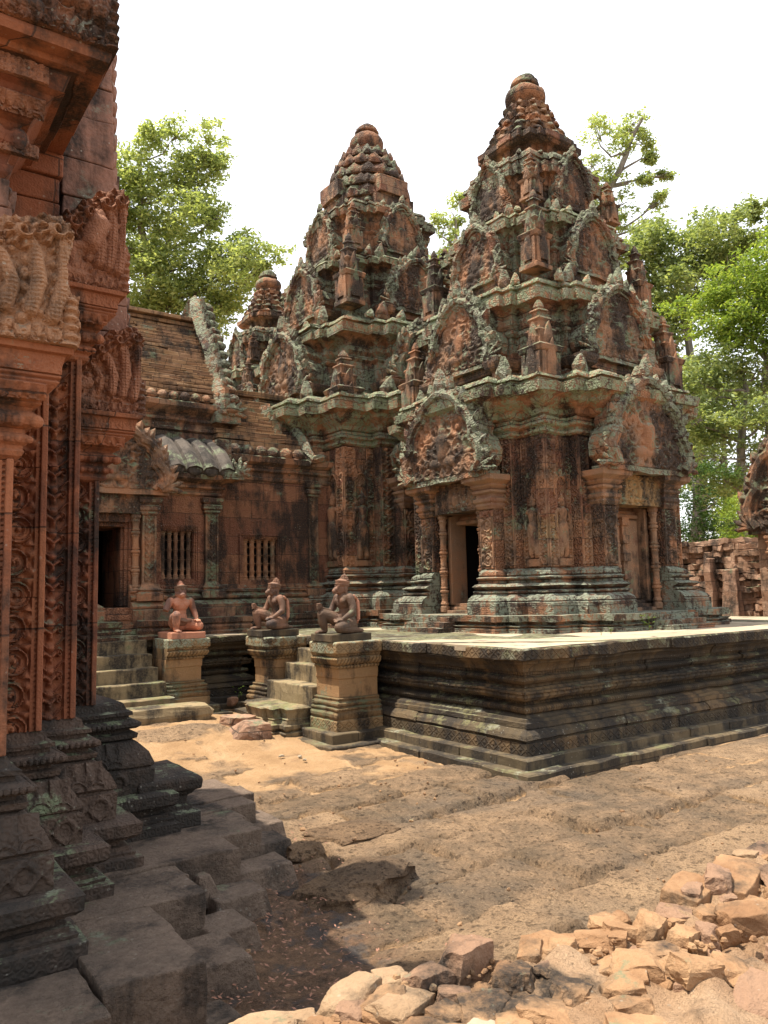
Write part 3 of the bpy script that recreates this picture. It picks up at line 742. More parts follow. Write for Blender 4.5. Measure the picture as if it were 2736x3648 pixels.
    for i, (zl, zt, lip) in enumerate(Z['upper']):
        s = lip/1.64; A1 = lip-.25*s; hh = zl-z0
        q1, q2 = A1+.13*s, A1+.26*s; v1, v2 = .72*s, .92*s
        core = MB(); C = cross(A1, q1, v2, q2, v1)
        core.sweep(C, [(z0-.05, .10*s), (z0+hh*.10, .10*s), (z0+hh*.13, .05*s), (z0+hh*.18, .07*s), (z0+hh*.2, 0), (z0+hh*.62, 0)], blk=.45*s+.05, rnd=.03*s)
        core.sweep(C, [(z0+hh*.62, 0), (z0+hh*.66, .04*s), (z0+hh*.70, .04*s), (z0+hh*.72, .0), (z0+hh*.78, .05*s), (z0+hh*.84, .05*s), (z0+hh*.86, .02), (z0+hh*.90, .03), (zl-.04*s, .10*s), (zl, .20*s)], blk=.5*s, rnd=.02*s)
        core.build('storey', M['tower_high' if i < 2 else 'tower_top'], t, .018, 4, bevel=.008)
        cn = MB(); g = zt-zl; o = .21*s
        cn.sweep(C, [(zl, o), (zl+g*.40, o+.02), (zl+g*.44, o-.05*s)], blk=.36*s+.06, rnd=.06*s)
        cn.sweep(C, [(zl+g*.44, o-.05*s), (zl+g*.6, o-.08*s), (zl+g*.63, o-.03*s), (zl+g*.78, o-.05*s), (zl+g*.82, o-.13*s), (zt, o-.20*s)], blk=.36*s+.06, rnd=.06*s)
        for q in range(4):
            for x in (-.8, -.4, 0, .4, .8):
                if random.random() < .75: flame(cn, RZ(q*math.pi/2) @ frame((x*A1*1.0, -q2-o+.04+abs(x)*(q2-A1), zl+g*.8), (1, 0, 0), (0, 0, 1)), 0, 0, math.pi/2, random.uniform(.12, .24)*s, .17*s, .07*s)
        cn.build('cornice', M['cornice' if i < 2 else 'tower_high'], t, .024, 4, bevel=.008)
        # pediments with their supports
        w = 1.62*s
        for sd in (-1, 1):
            sp = MB(); xx = sorted((sd*.44*w, sd*.60*w)); pl = [(xx[0], -q2-.26*s), (xx[1], -q2-.26*s), (xx[1], -q1), (xx[0], -q1)]
            sp.sweep(pl, [(z0, -.05*s), (z0+hh*.12, -.05*s), (z0+hh*.16, .03*s), (z0+hh*.24, .06*s), (z0+hh*.28, .06*s)], seg=9)
            if sd > 0: sp.box(-.44*w, .5*w, -q2-.15*s, -q1, z0+hh*.14, z0+hh*.27, None, .3)
            rot4(sp.build('pediment_bracket', M['tower_top'], t, .012, 6, bevel=.006))
        pz = z0+hh*.30
        p = pediment(t, frame((0, -q2-.24*s, pz), (1, 0, 0), (0, 0, 1)), w, (zt-pz)*.96, M['tower_high'], M['relief'], seed+10+i, res=.02, dp=.34*s, rough=.03)
        rot4(p)
        # little towers on the corners of the cornice below
        af = MB(); hs = (hh*.95 if i < 2 else hh*.8)
        c = ap-.29*s-.02
        antefix(af, T(-c, -c, z0-.56*gp) @ RZ(random.uniform(-.08, .08)), .38*s+.02, hs+.56*gp)
        for cc in rot4(af.build('corner_antefix', M['relief'], t, .012, 7)): cc.scale = (1, 1, random.uniform(.92, 1.08))
        for x in (-1, 1):
            lf = MB(); B = frame((x*(v2+.12*s), -ap+.02, z0-.02), (1, 0, 0), (0, 0, 1))
            flame(lf, B, 0, 0, math.pi/2, hh*.30, .30*s, .12*s)
            rot4(lf.build('leaf_antefix', M['tower_high'], t, .02, 6))
        z0 = zt; ap = lip-.09*s; gp = g
    # crown
    zc0, zlip, zn, zb2, ztip = Z['crown']; r = Z['crown_r']
    cw = MB()
    if top == 'pyramid':
        C = cross(r*.80, r*.92, r*.55, r*1.0, r*.3)
        h = zlip-zc0
        cw.sweep(C, [(zc0-.03, -.04), (zc0+h*.3, -.08), (zc0+h*.5, -.05), (zc0+h*.8, .02), (zlip-.05, .10), (zlip, .16), (zlip+.09, .16), (zlip+.11, .10)], blk=.2, rnd=.03)
        n = 5
        for i in range(n):
            a0 = zlip+.1+(zn-zlip-.1)*i/n; a1 = zlip+.1+(zn-zlip-.1)*(i+1)/n; f = 1-.62*(i/n)**.9; f = f*r
            C = cross(f*.80, f*.92, f*.6, f*1.0, f*.32)
            cw.sweep(C, [(a0, .05), (a0+(a1-a0)*.5, .07), (a0+(a1-a0)*.55, .0), (a1, -.03)], blk=.14, rnd=.03)
            for q in range(4):
                for x in (-.7, 0, .7): flame(cw, RZ(q*math.pi/2) @ frame((x*f*.8, -f*(.98-.12*abs(x))-.04, a0+(a1-a0)*.3), (1, 0, 0), (0, 0, 1)), 0, 0, math.pi/2, (a1-a0)*.55, f*.5, .08)
        rn = r*.40
    else:
        h = zn-zc0
        for i in range(6):
            t0, t1 = i/6, (i+1)/6
            f = lambda q: r*(1.0+.06*math.sin(q*3)-.60*q**2.3)
            cw.lathe([(f(t0)*.96, zc0+h*t0-.03), (f(t0)*1.06, zc0+h*(t0+.03)), (f((t0+t1)/2)*1.07, zc0+h*(t0+.10)), (f(t1)*1.02, zc0+h*(t1-.015)), (f(t1)*.9, zc0+h*t1)], 32, None, .045)
            for j in range(16):
                an = 2*math.pi*(j+.5*(i % 2))/16
                rr = f(t0)*1.03
                flame(cw, RZ(an) @ frame((0, -rr, zc0+h*t0), (1, 0, 0), (0, .12, 1)), 0, 0, math.pi/2, h*.15, rr*.42, .06)
        for q in range(4):
            A = RZ(q*math.pi/2)
            cw.box(-r*.5, r*.5, -r*1.08, -r*.5, zc0, zc0+h*.18, A, .2); cw.box(-r*.42, r*.42, -r*1.17, -r*.5, zc0+h*.2, zc0+h*.42, A, .2)
        rn = r*.46
    cw.build('crown', M['tower_top'], t, .02, 5, bevel=.006)
    fn = MB(); hb = zb2-zn; R2 = Z['bulb_r']
    fn.lathe([(rn*1.05, zn-.08), (rn*1.1, zn-.02), (R2*.62, zn), (R2*.86, zn+hb*.16), (R2*.98, zn+hb*.38), (R2, zn+hb*.55), (R2*.94, zn+hb*.74), (R2*.76, zn+hb*.9), (R2*.58, zn+hb*.98), (R2*.56, zb2+.02)], 24)
    ht = ztip-zb2
    fn.lathe([(R2*.58, zb2+.0), (R2*.70, zb2+.015), (R2*.72, zb2+ht*.22), (R2*.60, zb2+ht*.28), (R2*.64, zb2+ht*.5), (R2*.50, zb2+ht*.58), (R2*.50, zb2+ht*.72), (R2*.38, zb2+ht*.85), (R2*.15, ztip)], 20)
    fn.build('finial', M['tower_top'], t, .025, 4, smooth=True)
    return t
B0 = 1.155
near = dict(first=[.23, .85, 1.70, 2.65, 3.175, 3.515], upper=[(4.605, 4.975, 1.44), (5.955, 6.245, 1.10), (6.935, 7.335, .82)], crown=(7.335, 7.68, 8.60, 8.94, 9.19), crown_r=.56, bulb_r=.34)
cent = dict(first=[.28, 1.02, 2.05, 3.15, 3.72, 4.10], upper=[(5.32, 5.72, 1.85), (6.88, 7.12, 1.45), (8.16, 8.46, 1.06)], crown=(8.46, 8.8, 10.09, 10.56, 10.78), crown_r=.84, bulb_r=.37)
near_tower = tower('sanctuary_tower', (9.27, 8.75, B0), 'nearest red sandstone tower with an open doorway facing left and a false door facing right', 'temple towers on the platform', 1.45, near, True, 'pyramid', 3)
central_tower = tower('sanctuary_tower', (9.27, 13.5, B0), 'taller middle tower with rounded crown, standing behind the kneeling statues', 'temple towers on the platform', 2.0, cent, False, 'dome', 23)
far_tower = copy_tree(near_tower); far_tower.location = (9.27, 18.25, B0)
far_tower['label'] = 'farthest dark tower, only its top showing between the brick roof and the taller tower'
# ------------------------------------------------------------------ platform, stairs, pedestals
ZT = 1.155
def plat_profile(zb):
    f = lambda z: zb + (z-.17)*(ZT-zb)/(ZT-.17)
    return f
def sstep(x): x = np.clip(x, 0, 1); return x*x*(3-2*x)
def ground_z(x, y): return .27*sstep((y-7.2)/2.4)*(1-.5*sstep((x-3.3)/1.5))
platform = empty('stone_platform', (9.3, 13.5, 0), 'broad T shaped moulded stone platform that carries the towers and the hall', 'platform')
def wing(poly, zb, low):
    f = plat_profile(zb)
    def course(name, prof, mat, rnd=.012, blk=.8, wear=.012, bev=.008):
        mb = MB(); mb.sweep(poly, [(f(z), d) for z, d in prof], None, blk, rnd, seg=.14)
        mb.build(name, M[mat], platform, wear, 4, bevel=bev, ab=True)
    course('footing_step', [(-.25, .26), (.070, .265), (.085, .25)], 'footing', .03, .8, .016, .012)
    course('footing_step', [(.07, .125), (.165, .125), (.175, .11)], 'footing', .02, .8, .013, .01)
    course('lozenge_base', [(.165, 0), (.285, 0)], low, .012)
    course('base_ogee', [(.285, -.025), (.30, -.025), (.315, .0), (.35, -.02), (.39, -.08), (.405, -.12)], 'plinth', .022, .6)
    course('base_fillet', [(.40, -.075), (.445, -.08), (.45, -.11), (.475, -.12), (.48, -.15), (.515, -.2)], 'plinth', .008)
    course('bead_roll', [(.515, -.18), (.53, -.155), (.556, -.145), (.58, -.155), (.592, -.185), (.60, -.22), (.64, -.225)], 'bead', .01)
    course('bud_roll', [(.64, -.17), (.655, -.13), (.685, -.11), (.715, -.12), (.72, -.10), (.74, -.10), (.745, -.15), (.765, -.16), (.77, -.2), (.80, -.2)], 'bud', .012)
    course('bead_roll', [(.80, -.17), (.815, -.14), (.84, -.12), (.865, -.135), (.875, -.165), (.89, -.17), (.895, -.15), (.92, -.15), (.925, -.13)], 'bead', .02, .5)
    course('frieze', [(.925, -.12), (.96, -.11), (1.0, -.075), (1.005, -.05), (1.03, -.05), (1.035, -.02)], 'plinth', .015)
    course('lozenge_coping', [(1.035, -.01), (1.045, .01), (1.14, .012), (1.155, .0)], 'top_band', .03, .6, .02, .014)
wing([(5.35, 5.38), (13.4, 5.38), (13.4, 22), (5.35, 22)], .17, 'low_band')
wing([(-3, 10.75), (5.30, 10.75), (5.30, 16.3), (-3, 16.3)], .29, 'hall_low_band')
tp = MB(); tp.box(5.37, 13.38, 5.40, 21.9, 1.10, 1.160, None, .35); tp.build('paving', M['pave'], platform, .008, 1.5, ab=True)
tp = MB(); tp.box(-2.9, 5.36, 10.77, 16.2, 1.10, 1.159, None, .35); tp.build('paving', M['pave'], platform, .008, 1.5, ab=True)

def pedestal(x0, x1, y0, y1, zb, label, sides):
    """sides: which of (-y, +x, +y, -x) carry mouldings"""
    cx, cy = (x0+x1)/2, (y0+y1)/2
    o = empty('statue_pedestal', (cx, cy, zb), label, 'pedestal', 'statue pedestals beside the stairs')
    P = [(x0, y0), (x1, y0), (x1, y1), (x0, y1)]; f = lambda z: zb+(z-.17)*(1.165-zb)/.995
    def c(name, prof, mat, rnd=.006, wear=.008, b=.006, blk=3):
        MB().sweep(P, [(f(z), d) for z, d in prof], sides, blk, rnd, seg=.1).build(name, M[mat], o, wear, 5, bevel=b, ab=True)
    c('footing_step', [(-.22, .24), (.05, .25), (.065, .24)], 'footing', .03, .014, .012, .6)
    c('footing_step', [(.05, .12), (.16, .125), (.17, .115)], 'footing', .015, .012, .012, .6)
    c('base_block', [(.165, .01), (.285, .01), (.30, -.005)], 'p_low')
    c('base_moulding', [(.30, .0), (.33, .012), (.36, .012), (.38, -.01), (.395, -.015), (.40, .0), (.42, .0), (.425, -.03), (.44, -.035), (.45, -.02), (.475, -.02), (.485, -.05), (.50, -.06), (.51, -.05), (.525, -.05), (.53, -.08)], 'p_bead')
    c('shaft', [(.53, -.085), (.74, -.085), (.745, -.075), (.80, -.075), (.86, -.07)], 'ochre', 0)
    c('cap_moulding', [(.86, -.055), (.885, -.045), (.90, -.06), (.905, -.03), (.93, -.012), (.97, .0), (.985, -.01), (.99, -.03), (1.0, -.03), (1.005, -.012), (1.025, -.012)], 'p_bud')
    c('cap_slab', [(1.025, .0), (1.04, .012), (1.15, .014), (1.165, .0)], 'p_top', .008, .012, .012)
    return o
ped3 = pedestal(4.72, 5.345, 7.70, 8.28, .17, 'ochre statue pedestal nearest the platform corner, its right face meeting the platform', [1, 0, 0, 1])
ped2 = pedestal(4.72, 5.345, 9.47, 10.02, .20, 'statue pedestal on the far side of the short stair, between the other two pedestals', [1, 0, 1, 1])
ped1 = pedestal(3.66, 4.24, 10.16, 10.745, .29, 'leftmost statue pedestal, ochre shaft, beside the wide stair to the hall', [1, 1, 0, 0])
# stairs
st = empty('stone_stair', (5.0, 8.9, .1), 'short worn stair between two statue pedestals, climbing towards the towers', 'stairs')
for i, (xa, z) in enumerate(((4.74, .62), (5.0, .83), (5.18, 1.0))):
    MB().box(xa, 5.33, 8.285, 9.465, .15, z, None, .12).build('stair_tread', M['step'], st, .016, 4, bevel=.014, ab=True)
lo = MB(); q = [(4.30, 8.36), (4.76, 8.36), (4.76, 9.40), (4.30, 9.40)]
q = [(4.42, 8.32), (4.78, 8.32), (4.78, 9.44), (4.42, 9.44), (4.42, 9.28), (4.33, 9.28), (4.33, 9.1), (4.27, 9.1), (4.27, 8.66), (4.33, 8.66), (4.33, 8.48), (4.42, 8.48)]
lo.sweep(q, [(.06, .05), (.12, .06), (.13, .02), (.165, .05), (.20, .05), (.21, .01), (.25, -.01), (.26, .0), (.27, -.02), (.34, -.01), (.38, .01), (.395, -.005)], blk=.3, rnd=.012, seg=.07)
lo.build('moulded_bottom_step', M['step'], st, .014, 5, bevel=.01, ab=True)
st = empty('stone_stair', (3.0, 10.3, .2), 'wide mossy stair of five steps climbing to the dark hall doorway at left', 'stairs')
for i, (ya, z) in enumerate(((9.98, .455), (10.14, .63), (10.32, .805), (10.50, .98), (10.66, 1.157))):
    MB().box(2.25-.0*i, 3.64-(.0 if i < 2 else .02*i), ya, 10.76, .1, z, None, .12).build('stair_tread', M['step'], st, .014, 4, bevel=.014, ab=True)
lo = MB(); q = [(2.2, 9.93), (3.66, 9.93), (3.66, 10.2), (2.2, 10.2)]
lo.sweep(q, [(.2, .07), (.25, .08), (.26, .03), (.30, .06), (.335, .06), (.345, .02), (.37, .0), (.375, .03), (.44, .035), (.452, .02)], blk=.5, rnd=.02, seg=.09)
lo.build('moulded_bottom_step', M['step'], st, .016, 5, bevel=.01, ab=True)

# ------------------------------------------------------------------ hall with its vestibule
hall = empty('temple_hall', (4, 13.5, ZT), 'low dark sandstone hall with brick vault roof, doorway and two baluster windows', 'hall')
def hp(mb, name, mat, wear=.008, freq=5, bevel=.007, parent=None, smooth=False):
    o = mb.build(name, M[mat], hall if parent is None else parent, wear, freq, bevel=bevel, smooth=smooth)
    o.location = -hall.location if parent is None else (0, 0, 0)
    return o
RM = [(3.44, 11.10), (3.84, 11.10), (3.84, 11.65), (5.0, 11.65), (5.0, 12.0), (7.3, 12.0), (7.3, 15), (3.44, 15)]
LM = [(-3, 11.65), (2.1, 11.65), (2.1, 11.10), (2.85, 11.10), (2.85, 15), (-3, 15)]
for poly, fl in ((RM, [1]*7+[0]), (LM, [1]*4+[0, 1])):
    hp(MB().sweep(poly, [(1.15, .42), (1.20, .43), (1.22, .38), (1.27, .40), (1.31, .37), (1.33, .40), (1.40, .41), (1.41, .36)], fl, .6, .015), 'plinth', 'hall_dark')
    hp(MB().sweep(poly, [(1.41, .20), (1.55, .205), (1.56, .18), (1.60, .19), (1.66, .11), (1.67, .08)], fl, .7, .012), 'plinth', 'hall_dark')
    hp(MB().sweep(poly, [(1.67, .06), (1.70, .11), (1.73, .12), (1.76, .06), (1.78, .05), (1.80, .085), (1.83, .085), (1.85, .04), (1.90, .03), (1.91, .0)], fl, .7, .008), 'base_moulding', 'hall_dark')
# walls, left open for the windows
W1 = (4.09, 4.60, 1.99, 2.73); W2 = (5.60, 6.24, 1.97, 2.66)
def wall(y, x0, x1, z0, z1, win, name):
    mb = MB(); a, b, c, d = win; t = .34
    mb.box(x0, a, y, y+t, z0, z1, None, .25); mb.box(b, x1, y, y+t, z0, z1, None, .25)
    mb.box(a, b, y, y+t, z0, c, None, .25); mb.box(a, b, y, y+t, d, z1, None, .25)
    hp(mb, name, 'hall', .005, 5, 0)
wall(11.65, 3.84, 5.0, 1.9, 3.30, W1, 'wall'); wall(12.0, 4.9, 7.3, 1.9, 3.7, W2, 'wall')
hp(MB().box(3.44, 3.84, 11.12, 12.2, 1.9, 3.3, None, .25), 'wall', 'hall', .005, 5, .006)
hp(MB().box(-3, 2.85, 11.3, 12.2, 1.9, 3.3, None, .4), 'wall', 'hall', .005, 5, .006)
hp(MB().box(4.86, 5.0, 11.7, 12.1, 1.9, 3.3, None, .25), 'wall', 'hall', .005, 5, .006)
def window(a, b, c, d, y, n):
    f = MB()
    for i, (g, pr) in enumerate(((.085, .035), (.055, .02), (.02, -.03))):
        o = .03
        f.box(a-g, a-g+o, y-pr, y+.12, c-g, d+g, None, .3); f.box(b+g-o, b+g, y-pr, y+.12, c-g, d+g, None, .3)
        f.box(a-g+o, b+g-o, y-pr+.002, y+.12, d+g-o, d+g, None, .3); f.box(a-g+o, b+g-o, y-pr+.002, y+.12, c-g, c-g+o, None, .3)
    f.box(a-.13, b+.13, y-.055, y, c-.16, c-.10, None, .2)
    fr = hp(f, 'window', 'hall', .004, 6, .005)
    hp(MB().box(a-.02, b+.02, y+.24, y+.30, c-.02, d+.02), 'painted_shade_back', 'dark', 0, 1, 0, fr)  # dark panel paints the shade behind the balusters
    w = (b-a)/n
    for i in range(n):
        hp(MB().lathe(colonette_prof(d-c, w*.36), 12, T(a+w*(i+.5), y+.09, c)), 'baluster', 'tower_plain', .002, 8, 0, fr)
window(*W1, 11.65, 5); window(*W2, 12.0, 5)
# pilasters
def pil(x0, x1, y, z0, z1):
    mb = MB(); mb.relief(x1-x0, z1-z0, lambda X, Y: np.where(np.abs(X) < (x1-x0)*.34, p_vase(X, Y, .17, (x1-x0)*.66)*.022-.012, .012), None, .009, .12, frame(((x0+x1)/2, y, z0), (1, 0, 0), (0, 0, 1)))
    hp(mb, 'pilaster', 'relief', .003, 8, 0)
    P = [(x0, y), (x1, y), (x1, y+.12), (x0, y+.12)]
    hp(MB().sweep(P, [(z1, .0), (z1+.03, .03), (z1+.06, .02), (z1+.08, .05), (z1+.14, .05), (z1+.15, .02), (z1+.19, .06), (z1+.25, .07)], seg=9), 'capital', 'hall_dark', .004, 6, .005)
    hp(MB().sweep(P, [(z0-.25, .09), (z0-.14, .09), (z0-.12, .05), (z0-.09, .07), (z0-.05, .02), (z0, .0)], seg=9), 'pilaster_base', 'hall_dark', .004, 6, .005)
pil(4.77, 4.98, 11.59, 1.95, 3.0); pil(3.60, 3.80, 11.03, 1.92, 2.88); pil(2.45, 2.66, 11.03, 1.92, 2.88); pil(6.82, 7.0, 11.95, 1.95, 3.4)
for x in (3.52, 2.77): hp(MB().lathe(colonette_prof(1.33, .055), 12, T(x, 11.08, 1.56)), 'colonette', 'tower_plain', .002, 6, 0)
f = MB()
for s, x in ((1, 3.44), (-1, 2.85)):
    for i, (g, pr) in enumerate(((.0, .0), (.05, .04), (.09, .09))):
        f.box(*sorted((x-s*g, x-s*(g-.05)*(1 if i else 0)+s*(.02 if not i else 0))), 11.12+pr, 12.1, 1.60, 2.86-.02*i, None, .4)
f.box(2.80, 3.49, 11.10, 12.0, 2.78, 2.90, None, .3); f.box(2.86, 3.43, 11.16, 12.0, 2.72, 2.78, None, .3); f.box(2.7, 3.58, 11.02, 12.2, 1.50, 1.59, None, .3); f.box(2.72, 3.56, 10.94, 12.2, 1.42, 1.50, None, .3)
hp(f, 'door_frame', 'hall', .004, 6, .006)
for i in range(4):
    hp(MB().box(2.55+.02*i, 3.74-.02*i, 10.69+.09*i, 11.2, 1.155+.068*i, 1.155+.068*(i+1), None, .15), 'door_step', 'hall_dark' if i else 'step', .012, 5, .01)
hp(MB().relief(1.24, .33, lambda X, Y: p_figs(X, Y, .8, .33, 5)*.028-.01, None, .011, .35, frame((3.15, 11.01, 2.90), (1, 0, 0), (0, 0, 1))), 'lintel', 'relief', .005, 6, 0)
hp(MB().box(2.5, 3.84, 11.15, 12.0, 2.9, 3.9, None, .3), 'porch_wall', 'hall', .006, 5, 0)
hall_ped = pediment(hall, frame((3.15-4, 10.92-13.5, 3.24-ZT), (1, 0, 0), (0, 0, 1)), 1.62, .92, M['tower_plain'], M['relief'], 31, res=.012)
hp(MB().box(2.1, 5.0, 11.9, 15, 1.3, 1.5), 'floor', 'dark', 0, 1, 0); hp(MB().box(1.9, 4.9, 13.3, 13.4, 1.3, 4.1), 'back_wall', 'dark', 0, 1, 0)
hp(MB().box(2.83, 2.86, 12.1, 13.3, 1.3, 4.0), 'side_wall', 'dark', 0, 1, 0); hp(MB().box(3.43, 3.46, 12.2, 13.3, 1.3, 4.0), 'side_wall', 'dark', 0, 1, 0); hp(MB().box(2.6, 4.9, 11.9, 13.4, 3.95, 4.05), 'ceiling', 'dark', 0, 1, 0)  # hall interior surfaces coloured near black to paint its shade
# aisle cornice and half vault
AC = [(-3, 11.65), (5.0, 11.65), (5.0, 15.3), (-3, 15.3)]
hp(MB().sweep(AC, [(3.27, .0), (3.30, .05), (3.33, .05), (3.34, .02), (3.38, .04), (3.40, .09), (3.43, .09), (3.44, .05), (3.47, .06), (3.50, .14), (3.53, .20), (3.60, .215), (3.62, .17)], blk=.6, rnd=.012), 'aisle_cornice', 'hall_dark', .01, 5, .006)
ra = MB(); n = 9
for i in range(30):
    x0 = -2.9+i*.27
    if x0 > 5.05: break
    pts = []
    for j in range(n):
        a = j/(n-1); y = 11.46+.86*a; z = 3.65+.56*math.sin(a*math.pi/2)**.9
        pts.append((x0+.135, y, z-.03))
    ra.tube(pts, .15, 8)
    ra.ell((x0+.135, 11.44, 3.66), (.12, .06, .10), 10, 6)
hp(ra, 'aisle_roof', 'tile', .012, 4, 0)
e = hp(MB(), 'naga_antefix', 'tower_high', 0) if False else None
nf = MB(); naga_fan(nf, frame((5.2, 11.38, 3.62), (1, 0, 0), (0, 0, 1)), .26, 1); nf.box(5.0, 5.32, 11.36, 11.8, 3.54, 3.66, None, .15); nf.box(5.05, 5.3, 11.8, 12.3, 3.7, 4.25, None, .15); hp(nf, 'corner_antefix', 'tower_high', .012, 6, 0)
# nave wall, cornice, brick vault and gable
NV = [(-3, 12.32), (5.28, 12.32), (5.28, 14.68), (-3, 14.68)]
hp(MB().sweep(NV, [(3.6, 0), (4.42, 0)], blk=.7, rnd=.01), 'nave_wall', 'hall_dark', .008, 5, .005)
hp(MB().sweep(NV, [(4.42, .0), (4.45, .05), (4.49, .05), (4.50, .02), (4.56, .03), (4.60, .08), (4.64, .08), (4.65, .04), (4.70, .07), (4.76, .17), (4.80, .22), (4.88, .225), (4.90, .18)], blk=.6, rnd=.015), 'nave_cornice', 'hall_dark', .012, 5, .006)
def vault(x0, x1, y0, z0, yr, zr, rows, name):
    mb = MB(); f = lambda q: (y0+(yr-y0)*(.35*q+.65*q**1.7), z0+(zr-z0)*q)
    for i in range(rows):
        (ya, za), (yb, zb) = f(i/rows), f((i+1)/rows)
        x = x0
        while x < x1-.02:
            l = min(random.uniform(.22, .75), x1-x); pr = random.uniform(-.015, .022)
            if random.random() < .05: pr = -.05
            mb.box(x, x+l-.006, ya-pr, yb+.35, za+random.uniform(-.006, .006), zb-.012, None, .2); x += l
        mb.box(x0, x1, 2*yr-yb-.35, 2*yr-ya, za, zb-.006, None, .6)
    return hp(mb, name, 'brick', .024, 8, .008)
vault(-3, 5.22, 12.16, 4.93, 13.5, 6.72, 23, 'nave_roof')
for i in range(30):
    x = 5.02-i*.185
    if x > 2.6: hp(MB().lathe([(.082, 0), (.09, .05), (.082, .10), (.05, .14), (.015, .16)], 10, frame((x, 12.14, 4.97), (1, 0, 0), (0, 0, 1), (0, -1, 0)) @ T(0, 0, -.12)), 'eave_bud', 'hall_dark', .01, 6, 0)
g = MB(); gx = 5.36
gp = [(1.30*(1-(i/14)**1.35)*(1+.05*math.sin(i*1.1))+.04, 4.75+2.45*i/14) for i in range(15)]
for sd in (-1, 1):
    g.tube([(gx-.05, 13.5+sd*h, z) for h, z in gp], [.17]*13+[.13, .08], 4)
    for i in range(13):
        (h0, z0), (h1, z1) = gp[i], gp[i+1]
        g.ell((gx+.06, 13.5+sd*(h0+h1)/2+sd*.04, (z0+z1)/2), (.17, .13+random.uniform(0, .04), (z1-z0)*.56), 9, 6)
        flame(g, frame((gx-.06, 13.5+sd*((h0+h1)/2+.06), (z0+z1)/2), (0, 1, 0), (0, 0, 1), (1, 0, 0)), 0, 0, math.pi/2-sd*.7, .2, .16, .1)
V = [(x, 13.5+sd*h, z) for x in (5.26, 5.42) for sd, L in ((-1, gp), (1, gp[::-1])) for h, z in L]; m = len(V)//2
g.add(V, [tuple(range(m)), tuple(range(2*m-1, m-1, -1))])
hp(g, 'gable', 'tower_high', .03, 5, .01)
nf = MB(); naga_fan(nf, frame((5.40, 12.1, 4.75), (1, 0, 0), (0, 0, 1)), .33, 1); nf.box(5.15, 5.6, 12.08, 12.5, 4.6, 4.78, None, .15); nf.box(5.2, 5.55, 12.12, 12.6, 4.74, 5.1, None, .15); hp(nf, 'gable_naga', 'tower_high', .012, 6, 0)
# vestibule cornice, buds, brick roof and its end rib
VC = [(4.9, 12.0), (7.3, 12.0), (7.3, 15), (4.9, 15)]
hp(MB().sweep(VC, [(3.62, .0), (3.66, .04), (3.70, .05), (3.71, .02), (3.78, .03), (3.81, .08), (3.84, .08), (3.85, .05), (3.90, .07), (3.95, .15), (4.04, .17), (4.06, .13)], blk=.55, rnd=.014), 'vestibule_cornice', 'hall_dark', .012, 5, .006)
vault(5.2, 7.2, 11.96, 4.06, 13.5, 5.5, 15, 'vestibule_roof')
for i in range(8):
    x = 5.42+i*.24
    hp(MB().lathe([(.11, 0), (.125, .05), (.11, .10), (.06, .15), (.015, .18)], 9, frame((x, 11.88, 4.12), (1, 0, 0), (0, 0, 1), (0, -1, 0)) @ T(0, 0, -.12)), 'eave_bud', 'hall_dark', .012, 6, 0)
rb = MB(); rb.tube([(6.72+.12*i/8, 13.15-1.30*(i/8)**.75, 5.05-1.0*(i/8)**1.3 + .12*(1-i/8)) for i in range(9)]+[(7.05, 11.85, 4.1)], [.1]*9+[.08], 8); hp(rb, 'roof_rib', 'tower_high', .02, 5, 0)
# ------------------------------------------------------------------ library in the left foreground, with its terrace
lib = empty('library_building', (-.5, 5.7, .28), 'tall carved red sandstone building close by at the left edge, stacked with serpent ends', 'library')
def lp(mb, name, mat, wear=.006, freq=5, bevel=.006, smooth=False): return mb.build(name, M[mat], lib, wear, freq, bevel=bevel, smooth=smooth, ab=True)
RD = [(.64, 3.72), (.90, 4.30), (1.14, 4.62), (1.38, 5.10)]
def redents(d=(0, 0, 0, 0)):
    n = [(-3, 3.72)]
    for i, (x, y) in enumerate(RD):
        x += d[i]
        if i: n.append((RD[i-1][0]+d[i-1], y))
        n.append((x, y))
    s = [(x, 11.4-y) for x, y in reversed(n)]
    return n+s
LP = redents(); LB = redents((0, 0, .02, .16))
def lc(name, prof, mat, poly=LP, rnd=.008, wear=.007, bevel=.008, blk=.7): lp(MB().sweep(poly, prof, None, blk, rnd, seg=.09), name, mat, wear, 5, bevel)
lc('footing', [(.22, .28), (.335, .285), (.345, .25), (.36, .255), (.365, .225), (.385, .225)], 'library_base', LB)
lc('footing', [(.385, .18), (.41, .185), (.415, .215), (.425, .215), (.43, .245), (.45, .27), (.51, .275), (.525, .255)], 'library_base', LB)
lc('diamond_block', [(.525, .165), (.66, .17), (.675, .15), (.685, .165), (.70, .165), (.76, .14), (.82, .085), (.83, .06)], 'library_base', LB, .01)
lc('base_moulding', [(.83, .05), (.845, .08), (.87, .085), (.88, .045), (.895, .045), (.90, .075), (.915, .10), (.935, .10), (.95, .075), (.955, .04), (.975, .04), (.98, .06), (1.0, .06), (1.01, .03), (1.05, .015), (1.06, 0)], 'library_base', LB)
lc('wall', [(1.06, -.03), (3.3, -.03)], 'library', rnd=0, blk=2)
for x in np.arange(-.3, .64, .07):  # beads along the lowest rolls
    pass
